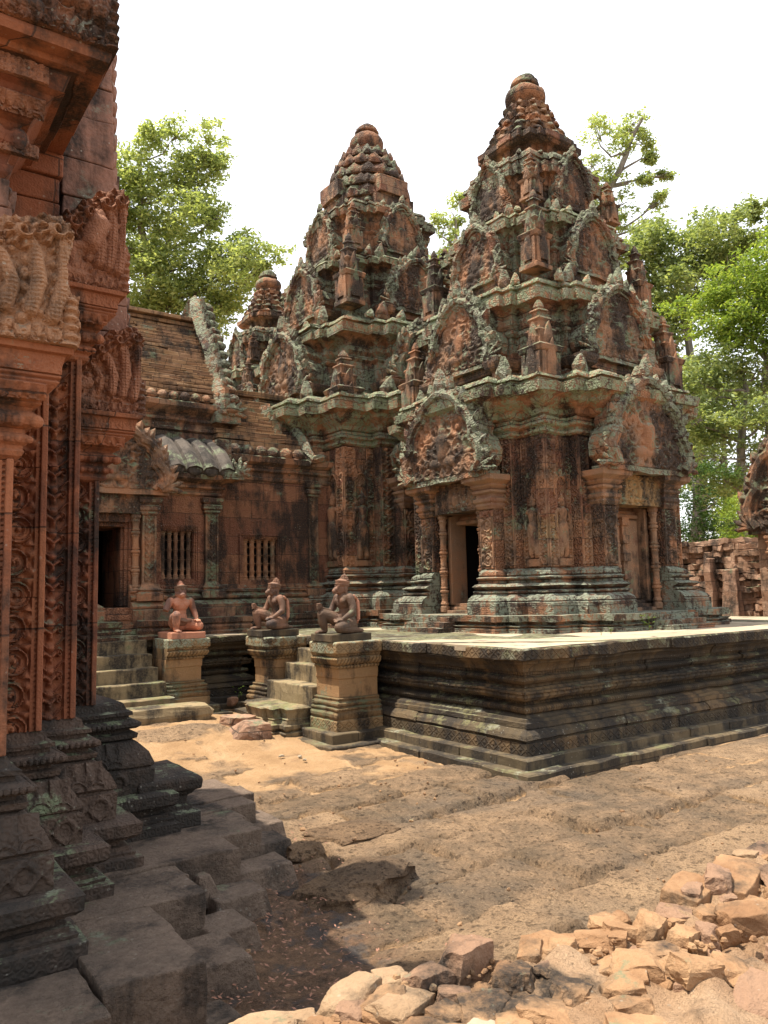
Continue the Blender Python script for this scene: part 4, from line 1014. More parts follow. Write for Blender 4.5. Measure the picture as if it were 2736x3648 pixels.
for i, (x, y) in enumerate(RD):
    x0 = (RD[i-1][0] if i else -.2); y1 = RD[i+1][1] if i < 3 else 5.6
    bd = MB()
    for k in range(int((x-x0+.1)/.03)): bd.ell((x+.085-.03*k, y-.10, .925), (.0165, .014, .016), 7, 5)
    lp(bd, 'beading', 'library_base', 0, 1, 0)
    bd = MB()
    for k in range(int((y1-y)/.03)): bd.ell((x+.10, y-.085+.03*k, .925), (.014, .0165, .016), 7, 5)
    lp(bd, 'beading', 'library_base', 0, 1, 0)
    w = x-x0+.16
    lp(MB().relief(w, .14, lambda X, Y: np.maximum(ridge(np.hypot(X-.13*np.round(X/.13), (Y-.07)*.95)-.045, .016), ridge(np.abs(X-.13*np.round(X/.13))+np.abs(Y-.07)*.95-.062, .012))*.014-.006, None, .006, .03, frame((x+.165-w/2, y-.165-.012, .526), (1, 0, 0), (0, 0, 1))), 'lozenge_panel', 'library_base', .002, 9, 0)
    lp(MB().relief(w-.02, .15, lambda X, Y: np.maximum(p_scroll(Y+.01, X, .10, .14), 0)*.02-.004, None, .006, .03, frame((x+.13-w/2, y-.165, .69), (1, 0, 0), (0, .42, 1))), 'leaf_ogee', 'library_base', .002, 9, 0)
# carved pilaster faces: running scrolls and vase candelabra, each between beaded borders
def face(x0, x1, y, z0, z1, kind):
    w = x1-x0; b = .055; iw = w-2*b
    def hf(X, Y):
        g = p_scroll(X, Y, .165, iw*.98)*.05-.03 if kind == 'scroll' else p_vase(X, Y, .125, iw*.96)*.046-.028
        e = np.abs(np.abs(X)-(w/2-b*.5)); bead = p_beads(X, Y, .026)
        bor = np.where(e < b*.17, .004-.012*(1-bead), .004)
        return np.where(np.abs(X) < w/2-b, g, bor)
    cuts = [z0, z0+(z1-z0)*.31, z0+(z1-z0)*.62, z1]
    for a, c in zip(cuts, cuts[1:]):
        off = random.uniform(-.006, .004)
        p = MB().relief(w+off, c-a-.004, lambda X, Y: hf(X, Y+a), None, .0065, .05, frame(((x0+x1)/2+off/2, y-.004+off*.5, a), (1, 0, 0), (0, 0, 1)))
        lp(p, 'carved_panel', 'library', .002, 9, 0)
face(.40, .64, 3.72, 1.06, 2.32, 'vase'); face(.14, .40, 3.715, 1.06, 2.32, 'scroll')
face(.62, .90, 4.30, 1.06, 3.2, 'scroll'); face(.88, 1.14, 4.62, 1.06, 3.3, 'vase'); face(1.12, 1.38, 5.10, 1.06, 2.45, 'scroll')
for x, y0, y1, zt in ((.64, 3.69, 4.30, 2.32), (.90, 4.27, 4.62, 3.2), (1.14, 4.59, 5.1, 3.3), (1.38, 5.07, 5.4, 2.45)):
    lp(MB().box(x-.03, x, y0, y1, 1.06, zt, None, .2), 'corner_post', 'library', .003, 6, .006)
def capital(x, y, z0, z1, reach, xw, rear=.5):
    P = [(x-xw, y), (x, y), (x, y+rear), (x-xw, y+rear)]; h = z1-z0; r = reach
    f = lambda a, b: (z0+h*a, r*b)
    mb = MB(); mb.sweep(P, [f(0, .03), f(.03, .15), f(.07, .2), f(.09, .16), f(.12, .17), f(.15, .27), f(.19, .30), f(.22, .25), f(.24, .19), f(.28, .2)], seg=.08, rnd=0)
    mb.sweep(P, [f(.28, .2), f(.31, .38), f(.38, .45), f(.42, .36), f(.44, .3), f(.47, .34), f(.50, .48), f(.52, .46), f(.60, .58), f(.67, .74), f(.69, .78), f(.71, .72), f(.73, .80), f(.75, .80)], seg=.08)
    mb.sweep(P, [f(.75, .76), f(.93, .86), f(.94, .98), f(1.0, 1.0)], seg=.08)
    for k in range(int((xw+.1)/.075)): mb.ell((x+r*.38-.075*k, y-r*.36, z0+h*.345), (.034, .03, .03), 9, 6)
    for k in range(int((xw+.2)/.045)): mb.ell((x+r*.27-.045*k, y-r*.27, z0+h*.175), (.017, .017, .017), 7, 5)
    mb.relief(xw+r*1.5, h*.16, lambda X, Y: p_figs(X, Y, .3, h*.16, 4)*.014-.004, None, .008, .02, frame((x-xw/2+r*.05, y-r*.83, z0+h*.76), (1, 0, 0), (0, 0, 1)))
    mb.relief(xw+r*1.0, h*.15, lambda X, Y: p_scroll(Y+.02, X, .09, .09)*.014-.002, None, .007, .02, frame((x-xw/2+r*.02, y-r*.64, z0+h*.52), (1, 0, 0), (0, -.55, 1)))
    return lp(mb, 'capital', 'library', .004, 6, .005)
capital(.64, 3.72, 2.32, 2.80, .2, .9); capital(1.38, 5.10, 2.44, 2.86, .22, .3)
capital(1.14, 4.62, 3.06, 3.46, .2, .26)
# serpent ends (many headed) carved on slabs above the capitals
NG = np.array([(0, 0), (1, 0), (1, .40), (.93, .43), (.92, .60), (.97, .86), (.90, 1.0), (.80, .99), (.72, .93), (.62, .92), (.56, .83), (.45, .81), (.38, .70), (.28, .67), (.22, .55), (.12, .52), (.07, .36), (0, .30)])
def inpoly(X, Y, P):
    r = np.zeros(X.shape, bool); n = len(P); j = n-1
    for i in range(n):
        xi, yi = P[i]; xj, yj = P[j]
        r ^= ((yi > Y) != (yj > Y)) & (X < (xj-xi)*(Y-yi)/(yj-yi+1e-12)+xi); j = i
    return r
def naga_slab(x0, x1, y, z, h, depth, mat, flip=False, res=.007, person=False):
    w = x1-x0
    def co(X, Y): 
        u = X/w+.5; return (1-u if flip else u), Y/h
    def mask(X, Y): return inpoly(*co(X, Y), NG)
    heads = [(.87, .86), (.71, .80), (.53, .68), (.36, .55), (.19, .40)]
    hub = (.70, .30)
    def hf(X, Y):
        u, v = co(X, Y); a = h/w; U = u/a
        q = []
        for k, (hx, hy) in enumerate(heads):
            b0 = (.86-.11*k, .20+.02*k); m1 = (.80*b0[0]+.20*hx+.05, .55*b0[1]+.45*hy-.03); m2 = (.3*b0[0]+.7*hx+.045, .2*b0[1]+.8*hy)
            big = 1 if k < 3 else .62
            sc = 1+.10*np.cos(95*(U+v))*np.cos(95*(U-v))
            for p0, p1, r0, r1 in ((b0, m1, .058, .062), (m1, m2, .062, .056), (m2, (hx, hy), .056, .05)):
                q.append(cap(U, v, (p0[0]/a, p0[1]), (p1[0]/a, p1[1]), r0*big, r1*big)*1.5*sc)
            d = np.hypot(U-hx/a, v-hy); th = np.arctan2(v-hy, U-hx/a)
            q.append(np.where(d < .07, .10+.035*np.cos(th-85*d), 0))
            q.append(np.where((d > .07) & (d < .125), .06+.03*np.cos(9*th)-.25*(d-.07), 0))
            q.append(cap(U, v, (hx/a-.03, hy-.05), (hx/a-.09, hy-.09), .03, .018)*2)
        jaw = [cap(U, v, (.16/a, .12), (.46/a, .10), .07, .05), cap(U, v, (.2/a, .22), (.42/a, .30), .07, .06), blob(U, v, (.22/a, .24), .09, .08), cap(U, v, (.44/a, .10), (.47/a, .2), .035)]
        edge = cap(U, v, (.95/a, .02), (.95/a, .36), .05)+.02*np.cos(v*90)
        base = p_scroll(v+.02, U, .11, .11)*np.where(v < .11, .05, 0)
        if person:
            jaw += [blob(U, v, (.62/a, .66), .075, .08)*1.7, cap(U, v, (.62/a, .58), (.55/a, .40), .11, .10)*1.5, cap(U, v, (.55/a, .36), (.35/a, .34), .07, .05)*1.5, cap(U, v, (.66/a, .55), (.84/a, .62), .04)*1.5, cap(U, v, (.35/a, .34), (.38/a, .16), .05)*1.4]
        P = np.stack([U, v, U*0], -1); leafy = (.5+.5*np.cos(70*np.hypot(U % .10-.05, (v+.5*(np.floor(U/.10) % 2)*.11) % .11-.055)+fbm(P, 6, 3)*2.0))*.045
        r = np.maximum.reduce(q+jaw+[base, leafy, np.where(u > .9, np.where(v < .38, edge, 0), 0)])
        return r*h*1.05-.01
    mb = MB().relief(w, h, hf, mask, res, depth, frame(((x0+x1)/2, y, z), (1, 0, 0), (0, 0, 1)))
    return lp(mb, 'serpent_end', mat, .006, 7, 0)
naga_slab(.02, .86, 3.50, 2.80, .58, .22, 'pale_relief', res=.006)
naga_slab(1.0, 1.62, 4.92, 2.86, .58, .22, 'lib_relief')
naga_slab(.86, 1.36, 4.44, 3.46, .62, .2, 'lib_relief', person=True)
# stepped edges of the stacked pediments
def edge_stack(y, z0, z1, xf, dx, d=.34, mat='library_high', hmin=.13, hmax=.24, bump=True):
    mb = MB(); z = z0
    while z < z1:
        dz = random.uniform(hmin, hmax); x = xf(z)
        mb.box(x-dx+random.uniform(-.01, .01), x+random.uniform(-.012, .012), y+random.uniform(-.012, .012), y+d, z, z+dz-.006, None, .09)
        if bump:
            for q in (.25, .7): mb.ell((x+.005, y+d*.35, z+dz*q), (.03, d*.32, dz*.22), 8, 5)
        z += dz
    if bump:
        for k in range(int((z1-z0)/.11)): flame(mb, frame((xf(z0+.11*k)+.0, y+d*.4, z0+.11*k), (1, 0, 0), (0, 0, 1), (0, -1, 0)), 0, 0, 1.05, .10, .10, .07)
    return lp(mb, 'pediment_edge', mat, .012, 6, .01)
edge_stack(3.90, 3.05, 3.72, lambda z: .60+.13*max(0, (3.72-z))**1.2, .34, bump=True, hmin=.14, hmax=.19)
edge_stack(4.75, 3.7, 5.6, lambda z: 1.36-.02*(z-3.7), .30, hmin=.16, hmax=.3)
edge_stack(5.25, 2.95, 4.45, lambda z: 1.66-.10*(z-2.95), .36)
edge_stack(4.45, 3.3, 4.4, lambda z: .98, .5, mat='library', bump=False)
# upper cornice carrying the highest serpent end
UC = [(-2, 3.92), (.58, 3.92), (.58, 7.4), (-2, 7.4)]
up = lambda L: [(z-.44, d) for z, d in L]
lc('upper_cornice', up([(4.10, .0), (4.15, .05), (4.18, .06), (4.19, .03), (4.25, .05), (4.28, .09), (4.33, .10), (4.34, .06)]), 'library', UC)
lc('upper_cornice', up([(4.34, .06), (4.38, .09), (4.39, .12), (4.44, .15), (4.50, .20), (4.51, .24)]), 'library', UC)
lc('upper_cornice', up([(4.51, .23), (4.60, .26), (4.605, .31), (4.63, .32), (4.632, .40), (4.66, .41), (4.68, .41)]), 'library', UC)
for z, h, y, tl in ((4.072, .085, 3.655, 0), (3.955, .09, 3.775, -.9), (3.80, .06, 3.84, 0)):
    rb_ = MB(); rb_.relief(1.6, h, lambda X, Y: p_figs(X, Y, .3, h, 8)*.02-.006 if tl == 0 else p_scroll(Y+.01, X, .09, h*1.1)*.02-.004, None, .007, .03, frame((-.06, y, z), (1, 0, 0), (0, tl, 1)))
    lp(rb_, 'carved_band', 'lib_relief', .002, 9, 0)
bb = MB()
for k in range(9): bb.ell((.65-.10*k, 3.85, 3.87), (.05, .04, .055), 9, 6)
lp(bb, 'lotus_frieze', 'library', .004, 6, 0)
naga_slab(.34, 1.01, 3.51, 4.245, .78, .35, 'lib_relief')
lp(MB().ell((.16, 3.58, 4.38), (.13, .12, .15)), 'eave_bud', 'library_high', .01, 6, 0)
lp(MB().box(-2, .5, 4.0, 7.3, 4.2, 5.6, None, .4), 'upper_wall', 'library_high', .01, 4, .01); lp(MB().box(-2, .45, 4.05, 7.2, 3.2, 4.19, None, .4), 'upper_wall', 'library_high', .01, 4, .01)
lp(MB().box(-2, 1.05, 4.85, 6.6, 3.2, 5.6, None, .4), 'pediment_core', 'library', .01, 4, .01)

ter = empty('library_terrace', (1.5, 4.5, 0), 'low terrace of dark worn paving blocks stepping round the foot of the carved building', 'terrace')
def tb(x0, x1, y0, y1, z0, z1, name='paving_block', top=.0):
    MB().box(x0, x1, y0, y1, z0, z1, None, .07, top).build(name, M['terrace'], ter, .013, 5, bevel=.008, ab=True)
tb(.88, 1.28, 3.09, 3.44, -.1, .285); tb(.80, 1.29, 3.45, 3.79, -.1, .28)
tb(.45, .86, 2.92, 3.38, -.1, .27); tb(.05, .44, 2.85, 3.3, -.1, .275)
for x0, x1, y0, y1, z in ((.85, 1.57, 3.80, 4.08, .28), (1.0, 1.60, 4.09, 4.29, .275), (1.2, 1.98, 4.30, 4.58, .285), (1.35, 2.26, 4.585, 4.90, .28), (1.55, 2.30, 4.91, 5.15, .27), (1.85, 2.50, 5.16, 5.38, .275), (1.80, 2.60, 5.39, 5.64, .285), (1.78, 2.56, 5.65, 6.02, .28), (1.7, 2.48, 6.03, 6.36, .27), (1.6, 2.40, 6.37, 6.75, .275), (1.5, 2.3, 6.76, 7.1, .27)):
    tb(x0, x1, y0, y1, -.1, z)
for x0, x1, y0, y1, z in ((1.22, 1.45, 2.98, 3.26, .06), (1.34, 1.66, 3.32, 3.74, .13), (1.50, 1.82, 3.62, 3.98, .12), (1.66, 2.04, 3.94, 4.26, .14), (1.9, 2.38, 4.28, 4.60, .13), (2.12, 2.60, 4.70, 5.05, .12), (2.4, 2.72, 5.05, 5.5, .14), (2.5, 2.74, 5.6, 6.2, .12)):
    tb(x0, x1, y0, y1, -.1, z, 'rounded_lower_block', .05)
tb(1.24, 1.46, 3.82, 4.02, .1, .24, 'broken_block', .05); tb(1.62, 1.80, 4.08, 4.28, .08, .23, 'broken_block', .06)
# cheek block standing on the terrace
q = [(1.62, 4.93), (1.98, 4.93), (1.98, 5.5), (1.62, 5.5)]
MB().sweep(q, [(.27, .02), (.36, .02), (.37, -.02), (.40, -.02), (.41, -.045), (.46, -.045), (.47, -.02), (.49, -.01), (.50, .02), (.56, .03), (.58, .015)], seg=.07).build('moulded_block', M['library_base'], ter, .008, 5, bevel=.01, ab=True)
MB().box(1.58, 1.86, 5.52, 6.1, .2, .50, None, .08).build('moulded_block', M['step'], ter, .015, 4, bevel=.015, ab=True)
# ------------------------------------------------------------------ kneeling guardian statues
def patina(m, amt):
    """grey skin of the weathered head and arms, fixed to the statue itself"""
    m = m.copy(); nt = m.node_tree; b = [n for n in nt.nodes if n.type == 'BSDF_PRINCIPLED'][0]
    src = b.inputs['Base Color'].links[0].from_socket
    tc = nt.nodes.new('ShaderNodeTexCoord'); sp = nt.nodes.new('ShaderNodeSeparateXYZ'); nt.links.new(tc.outputs['Object'], sp.inputs[0])
    ab = nt.nodes.new('ShaderNodeMath'); ab.operation = 'ABSOLUTE'; nt.links.new(sp.outputs[0], ab.inputs[0])
    r1 = nt.nodes.new('ShaderNodeMapRange'); r1.inputs[1].default_value = .565; r1.inputs[2].default_value = .60; nt.links.new(sp.outputs[2], r1.inputs[0])
    r2 = nt.nodes.new('ShaderNodeMapRange'); r2.inputs[1].default_value = .135; r2.inputs[2].default_value = .165; nt.links.new(ab.outputs[0], r2.inputs[0])
    r3 = nt.nodes.new('ShaderNodeMapRange'); r3.inputs[1].default_value = .33; r3.inputs[2].default_value = .40; nt.links.new(sp.outputs[2], r3.inputs[0])
    mu = nt.nodes.new('ShaderNodeMath'); mu.operation = 'MULTIPLY'; nt.links.new(r2.outputs[0], mu.inputs[0]); nt.links.new(r3.outputs[0], mu.inputs[1])
    mx = nt.nodes.new('ShaderNodeMath'); mx.operation = 'MAXIMUM'; nt.links.new(mu.outputs[0], mx.inputs[0]); nt.links.new(r1.outputs[0], mx.inputs[1])
    am = nt.nodes.new('ShaderNodeMath'); am.operation = 'MULTIPLY'; am.inputs[1].default_value = amt; nt.links.new(mx.outputs[0], am.inputs[0])
    mc = nt.nodes.new('ShaderNodeMixRGB'); nt.links.new(am.outputs[0], mc.inputs[0]); nt.links.new(src, mc.inputs[1]); mc.inputs[2].default_value = (.10, .065, .055, 1)
    nt.links.new(mc.outputs[0], b.inputs['Base Color'])
    return m
def limb(mb, pts, rad):
    """rounded limb as overlapping balls and tubes, later fused into one skin"""
    mb.tube(pts, rad, 12)
    for p, r in zip(pts, rad): mb.ell(p, (r, r, r), 12, 8)
def statue(loc, rz, label, kind, mat):
    o = empty('guardian_statue', loc, label, 'statue', 'kneeling guardian statues'); o.rotation_euler = (0, 0, rz)
    sl = MB(); sl.box(-.235, .235, -.30, .25, 0, .085, None, .1); sl.build('base_slab', M['statue_red' if kind == 'monkey' else 'hall_low_band'], o, .006, 5, bevel=.008)
    z = .085
    b = MB()
    # trunk
    b.ell((0, .07, z+.11), (.135, .125, .115), 16, 10); b.ell((0, .05, z+.19), (.105, .085, .10), 16, 10)
    b.ell((0, .04, z+.27), (.092, .07, .09), 16, 10); b.ell((0, .02, z+.36), (.118, .082, .095), 16, 10); b.ell((0, .015, z+.41), (.13, .075, .06), 16, 10)
    for s in (-1, 1): b.ell((s*.055, -.035, z+.375), (.058, .032, .045), 12, 8); b.ell((s*.135, .02, z+.41), (.056, .055, .056), 12, 8)
    b.tube([(0, .03, z+.42), (0, .01, z+.50)], [.058, .05], 12)
    # head
    hy = -.005; hz = z+.525
    b.ell((0, hy, hz), (.070, .078, .082), 16, 12)
    b.ell((0, hy-.02, hz-.035), (.055, .062, .045), 14, 8)
    if kind == 'monkey':
        b.ell((0, hy-.072, hz-.030), (.042, .040, .034), 12, 8); b.ell((0, hy-.098, hz-.022), (.026, .014, .012), 8, 6); b.ell((0, hy-.085, hz-.052), (.034, .022, .012), 8, 6)
    else:
        b.ell((0, hy-.078, hz-.012), (.034, .040, .028), 12, 8); b.ell((0, hy-.108, hz-.030), (.027, .026, .026), 10, 7); b.ell((0, hy-.112, hz-.050), (.018, .014, .018), 8, 6); b.ell((0, hy-.07, hz-.052), (.026, .026, .012), 8, 6)
    for s in (-1, 1):
        b.ell((s*.030, hy-.070, hz+.014), (.016, .013, .010), 8, 6); b.ell((s*.031, hy-.066, hz+.034), (.024, .014, .007), 8, 6)
        b.ell((s*.071, hy+.01, hz), (.012, .020, .032), 8, 6); b.ell((s*.070, hy+.012, hz-.042), (.010, .012, .022), 8, 6)
    # left leg folded on the slab
    limb(b, [(.075, .05, z+.10), (.15, -.06, z+.088), (.195, -.165, z+.075)], [.088, .078, .062])
    limb(b, [(.195, -.165, z+.068), (.17, -.02, z+.045), (.12, .13, z+.036)], [.058, .050, .034]); b.ell((.10, .18, z+.025), (.030, .055, .024), 10, 6)
    # right knee raised, foot flat in front
    limb(b, [(-.075, .03, z+.12), (-.115, -.09, z+.19), (-.135, -.195, z+.225)], [.085, .075, .060])
    limb(b, [(-.135, -.20, z+.22), (-.133, -.19, z+.12), (-.13, -.165, z+.035)], [.058, .052, .034])
    b.ell((-.13, -.22, z+.022), (.036, .075, .022), 12, 6)
    for k in range(5): b.ell((-.158+.014*k, -.288+.004*abs(k-3), z+.014), (.009, .020, .011), 7, 5)
    # left arm, hand resting on the thigh
    limb(b, [(.148, .02, z+.405), (.185, .03, z+.31), (.205, .015, z+.245)], [.050, .044, .038])
    limb(b, [(.205, .01, z+.245), (.195, -.055, z+.20), (.18, -.11, z+.165)], [.038, .033, .025])
    b.ell((.175, -.135, z+.155), (.034, .038, .017), 10, 6)
    for k in range(4): b.tube([(.152+.016*k, -.16, z+.158), (.148+.018*k, -.192, z+.150), (.146+.019*k, -.214+.004*abs(k-1), z+.134)], [.0092, .0085, .007], 7)
    b.tube([(.15, -.125, z+.158), (.132, -.15, z+.158), (.126, -.172, z+.15)], [.011, .010, .008], 7)
    if kind == 'monkey':   # right arm broken at the elbow
        limb(b, [(-.148, .02, z+.405), (-.185, .01, z+.34)], [.052, .046]); b.tube([(-.185, .01, z+.34), (-.215, -.005, z+.285)], [.046, .043], 10)
    else:
        limb(b, [(-.148, .02, z+.405), (-.185, -.01, z+.31), (-.19, -.05, z+.25)], [.050, .044, .038])
        limb(b, [(-.19, -.055, z+.25), (-.165, -.13, z+.265), (-.145, -.20, z+.295)], [.038, .032, .024])
        b.ell((-.14, -.222, z+.312), (.028, .030, .036), 10, 7)
        for k in range(4): b.tube([(-.152, -.236, z+.284+.0195*k), (-.148, -.266+.003*abs(k-2), z+.288+.0195*k), (-.124, -.262, z+.287+.0195*k), (-.118, -.236, z+.286+.0195*k)], [.0088, .0088, .0084, .007], 7)
        b.tube([(-.126, -.212, z+.335), (-.118, -.236, z+.350), (-.128, -.254, z+.352)], [.0105, .0095, .008], 7)
    bm = b.build('body', mat, o)
    rm = bm.modifiers.new('one skin', 'REMESH'); rm.mode = 'VOXEL'; rm.voxel_size = .0046; rm.use_smooth_shade = True
    sm = bm.modifiers.new('polish', 'SMOOTH'); sm.iterations = 4; sm.factor = .5
    # headdress
    A = T(0, hy, hz) @ Matrix.Rotation(R(-9), 4, 'X')
    c = MB(); c.lathe([(.066, .012), (.074, .014), (.077, .022), (.079, .030), (.085, .060), (.091, .078), (.092, .086), (.086, .090), (.070, .092), (.045, .108)], 28, A)
    for j in range(26): an = 2*math.pi*j/26; c.ell((.081*math.cos(an), .081*math.sin(an), .042), (.008, .008, .011), 6, 4, A)
    c.build('headdress', M['statue_grey'], o, .002, 8, smooth=True)
    u = MB()
    if kind == 'monkey':
        u.lathe([(.056, .09), (.05, .112), (.036, .120), (.037, .130), (.026, .142), (.023, .152), (.008, .166)], 16, A)
    else:
        for k, (r, n, dz) in enumerate(((.046, 10, .105), (.037, 8, .126), (.025, 6, .146), (.011, 3, .162))):
            u.ell((0, .018, dz), (r*.9, r*.9, .018), 12, 6, A)
            for j in range(n): an = 2*math.pi*j/n; u.ell((r*math.cos(an), .018+r*math.sin(an), dz), (.014, .014, .013), 8, 5, A)
    u.build('topknot', M['statue_red' if kind == 'monkey' else 'statue_grey'], o, .002, 9, smooth=True)
    if kind == 'monkey':
        for s in (-1, 1):
            e = MB(); e.tube([(s*.083+.024*math.cos(t)*.5, hy+.01, hz-.065+.026*math.sin(t)) if False else (s*.088+.022*math.cos(t), hy+.008, hz-.062+.024*math.sin(t)) for t in np.linspace(0, 2*math.pi, 15)], .009, 8)
            e.build('ear_ring', M['statue_grey'], o, smooth=True)
    else:
        s = MB(); s.tube([(.10, .125, z+.40), (.10, .150, z+.36), (.105, .155, z+.26), (.11, .15, z+.16), (.11, .13, z+.11)], [.022, .024, .022, .022, .02], 10); s.tube([(.10, .125, z+.40), (.115, .08, z+.43), (.12, .04, z+.43)], [.022, .02, .016], 10)
        s.build('back_strap', M['statue_red'], o, .003, 8, smooth=True)
    # loin cloth hanging between the legs
    l = MB(); l.tube([(-.10, -.06, z+.19), (-.04, -.085, z+.155), (.03, -.10, z+.135), (.11, -.115, z+.15)], [.016, .02, .02, .014], 8); l.ell((0, -.04, z+.13), (.10, .05, .055), 14, 8)
    l.build('loin_cloth', M['statue_grey'], o, .003, 8, smooth=True)
    return o
sr = patina(M['statue_red'], .8); sg = patina(M['statue_grey'], .15)
statue((3.95, 10.46, 1.166), R(0), 'salmon pink kneeling guardian statue facing the viewer, its right arm broken off at the elbow', 'monkey', sr)
statue((5.0, 9.74, 1.171), R(-90), 'brown beaked kneeling statue on the far side of the short stair', 'bird', sg)
statue((5.0, 7.99, 1.166), R(-90), 'largest looking beaked kneeling statue, on the pedestal nearest the platform corner', 'bird', sg)
# ------------------------------------------------------------------ ground
def ground():
    def axis(lo, a, b, hi, st, n1, n2):
        g = lambda n: (np.geomspace(1, 400, n)-1)/399
        return np.concatenate([a-(a-lo)*g(n1)[::-1][:-1], np.arange(a, b, st), b+(hi-b)*g(n2)])
    xs = axis(-400, .9, 7.6, 400, .028, 22, 40); ys = axis(-400, 1.2, 9.9, 400, .028, 22, 40)
    X, Y = np.meshgrid(xs, ys, indexing='ij'); P = np.stack([X, Y, X*0], -1)
    wx = X+.10*vnoise(P, 1.6, 3)+.03*vnoise(P, 6, 4); wy = Y+.08*vnoise(P, 1.6, 9)+.03*vnoise(P, 6, 8)
    row = np.floor(wy/.56); sh = np.mod(row*.437, 1)*1.3; cellx = np.floor((wx+sh)/1.15)
    fx = (wx+sh)/1.15-cellx; fy = wy/.56-row
    edge = np.minimum(np.minimum(fx, 1-fx)*1.15, np.minimum(fy, 1-fy)*.56)
    h = lambda s: _hash(cellx.astype(np.int64), row.astype(np.int64), (row*0).astype(np.int64), s)
    up = .0+.030*h(3); tilt = (fx-.5)*.045*h(7)+(fy-.5)*.045*h(9)
    block = sstep(edge/.05)
    bury = fbm(P, .55, 21, 3)*.55+fbm(P, 2.2, 31, 2)*.25
    # bare laterite lies to the right and in the middle; sand covers it towards the stairs
    cover = .06-1.15*sstep((X-1.8)/2.2)*sstep((6.6-Y)/1.8)+.75*sstep((Y-6.0)/1.5)-.35*np.exp(-((X-2.75)**2+(Y-4.1)**2)/.45)+.25*np.exp(-((X-3.3)**2+(Y-3.1)**2)/.25)
    sand = -.014+.038*(bury+cover)+.016*fbm(P, 3, 71, 4)+.004*vnoise(P, 14, 78)
    rock = block*(up+.012+tilt)+.010*fbm(P, 4, 41, 4)-.055*(1-sstep((edge+.018*vnoise(P, 9, 61))/.03))-.008*np.clip(vnoise(P, 17, 5), 0, 1)+.006*vnoise(P, 11, 77)-.010
    Z = np.maximum(rock, sand-.01+.006*vnoise(P, 30, 6))
    lat = sstep((rock-sand+.028)/.035)
    Z = np.where((X > 7.6) | (Y > 9.9) | (X < .9) | (Y < 1.2), 0, Z)
    fade = sstep((7.6-X)/.8)*sstep((X-.9)/.2)*sstep((9.9-Y)/.8)*sstep((Y-1.2)/.2)
    Z = Z*fade+ground_z(X, Y)*(X < 8)
    lit = np.clip(1.15-np.abs(X-(1.9+.30*(Y-3.6)*1.0))/.75, 0, 1)*sstep((5.3-Y)/.8)+.5*np.clip(fbm(P, 1.5, 91, 2)-.45, 0, 1)
    n1, n2 = X.shape; V = np.stack([X, Y, Z], -1).reshape(-1, 3)
    I = np.arange(n1*n2).reshape(n1, n2)
    Fq = np.stack([I[:-1, :-1], I[1:, :-1], I[1:, 1:], I[:-1, 1:]], -1).reshape(-1, 4)
    me = bpy.data.meshes.new('ground'); quads(me, V, Fq)
    for nm, arr in (('laterite', lat), ('leaf_litter', lit), ('slab_tone', h(15))):
        a = me.attributes.new(nm, 'FLOAT', 'POINT'); a.data.foreach_set('value', arr.astype(np.float32).ravel())
    me.polygons.foreach_set('use_smooth', [True]*len(me.polygons)); me.materials.append(M['ground'])
    o = bpy.data.objects.new('ground', me); col.objects.link(o); tag(o, kind='structure')
def quads(me, V, F):
    me.vertices.add(len(V)); me.vertices.foreach_set('co', np.asarray(V, np.float32).ravel())
    me.loops.add(F.size); me.loops.foreach_set('vertex_index', F.astype(np.int32).ravel())
    me.polygons.add(len(F)); me.polygons.foreach_set('loop_start', np.arange(0, F.size, F.shape[1], dtype=np.int32))
    me.update(calc_edges=True)
ground()
# ------------------------------------------------------------------ loose stones
def rock_mesh(size, cut=.72, seed=0, wear=.12, tilt=(0, 0)):
    """hewn stone knocked out of shape: a rounded box worn by noise, with a few broken planes"""
    rng = np.random.default_rng(seed); n = 9
    g = np.linspace(-1, 1, n); pts = {}; V = []; F = []
    def vid(p):
        k = tuple(np.round(p, 4))
        if k not in pts: pts[k] = len(V); V.append(p)
        return pts[k]
    for ax in range(3):
        for s in (-1, 1):
            for i in range(n-1):
                for j in range(n-1):
                    q = []
                    for a, b in ((i, j), (i+1, j), (i+1, j+1), (i, j+1)):
                        p = np.zeros(3); p[ax] = s; p[(ax+1) % 3] = g[a]; p[(ax+2) % 3] = g[b]; q.append(vid(p))
                    F.append(tuple(q if s > 0 else q[::-1]))
    V = np.array(V); L = np.linalg.norm(V, axis=1, keepdims=True); V = V*(1-.30)+V/L*1.1*.30
    for _ in range(5):
        d = rng.normal(size=3); d /= np.linalg.norm(d); t = rng.uniform(cut, cut+.35); ex = np.clip(V @ d-t, 0, None); V = V-ex[:, None]*d*.95
    V = V+nvec(V+rng.uniform(-9, 9, 3), 1.3, 3, 3)*wear*.6+nvec(V+rng.uniform(-9, 9, 3), 4.5, 3, 2)*wear*.22
    A = np.array(Matrix.Rotation(tilt[0], 3, 'X') @ Matrix.Rotation(tilt[1], 3, 'Y'))
    return (V*np.array(size)/2) @ A.T, F
def rock(name, loc, size, mat, label, cat='stone', group=None, rz=0, cut=.72, seed=0, wear=.12, tilt=(0, 0)):
    me = MB(); me.add(*rock_mesh(size, cut, seed, wear, tilt))
    o = me.build(name, mat, None, .005, 16, bevel=.004); o.location = loc; o.rotation_euler = (0, 0, rz)
    return tag(o, label, cat, group)
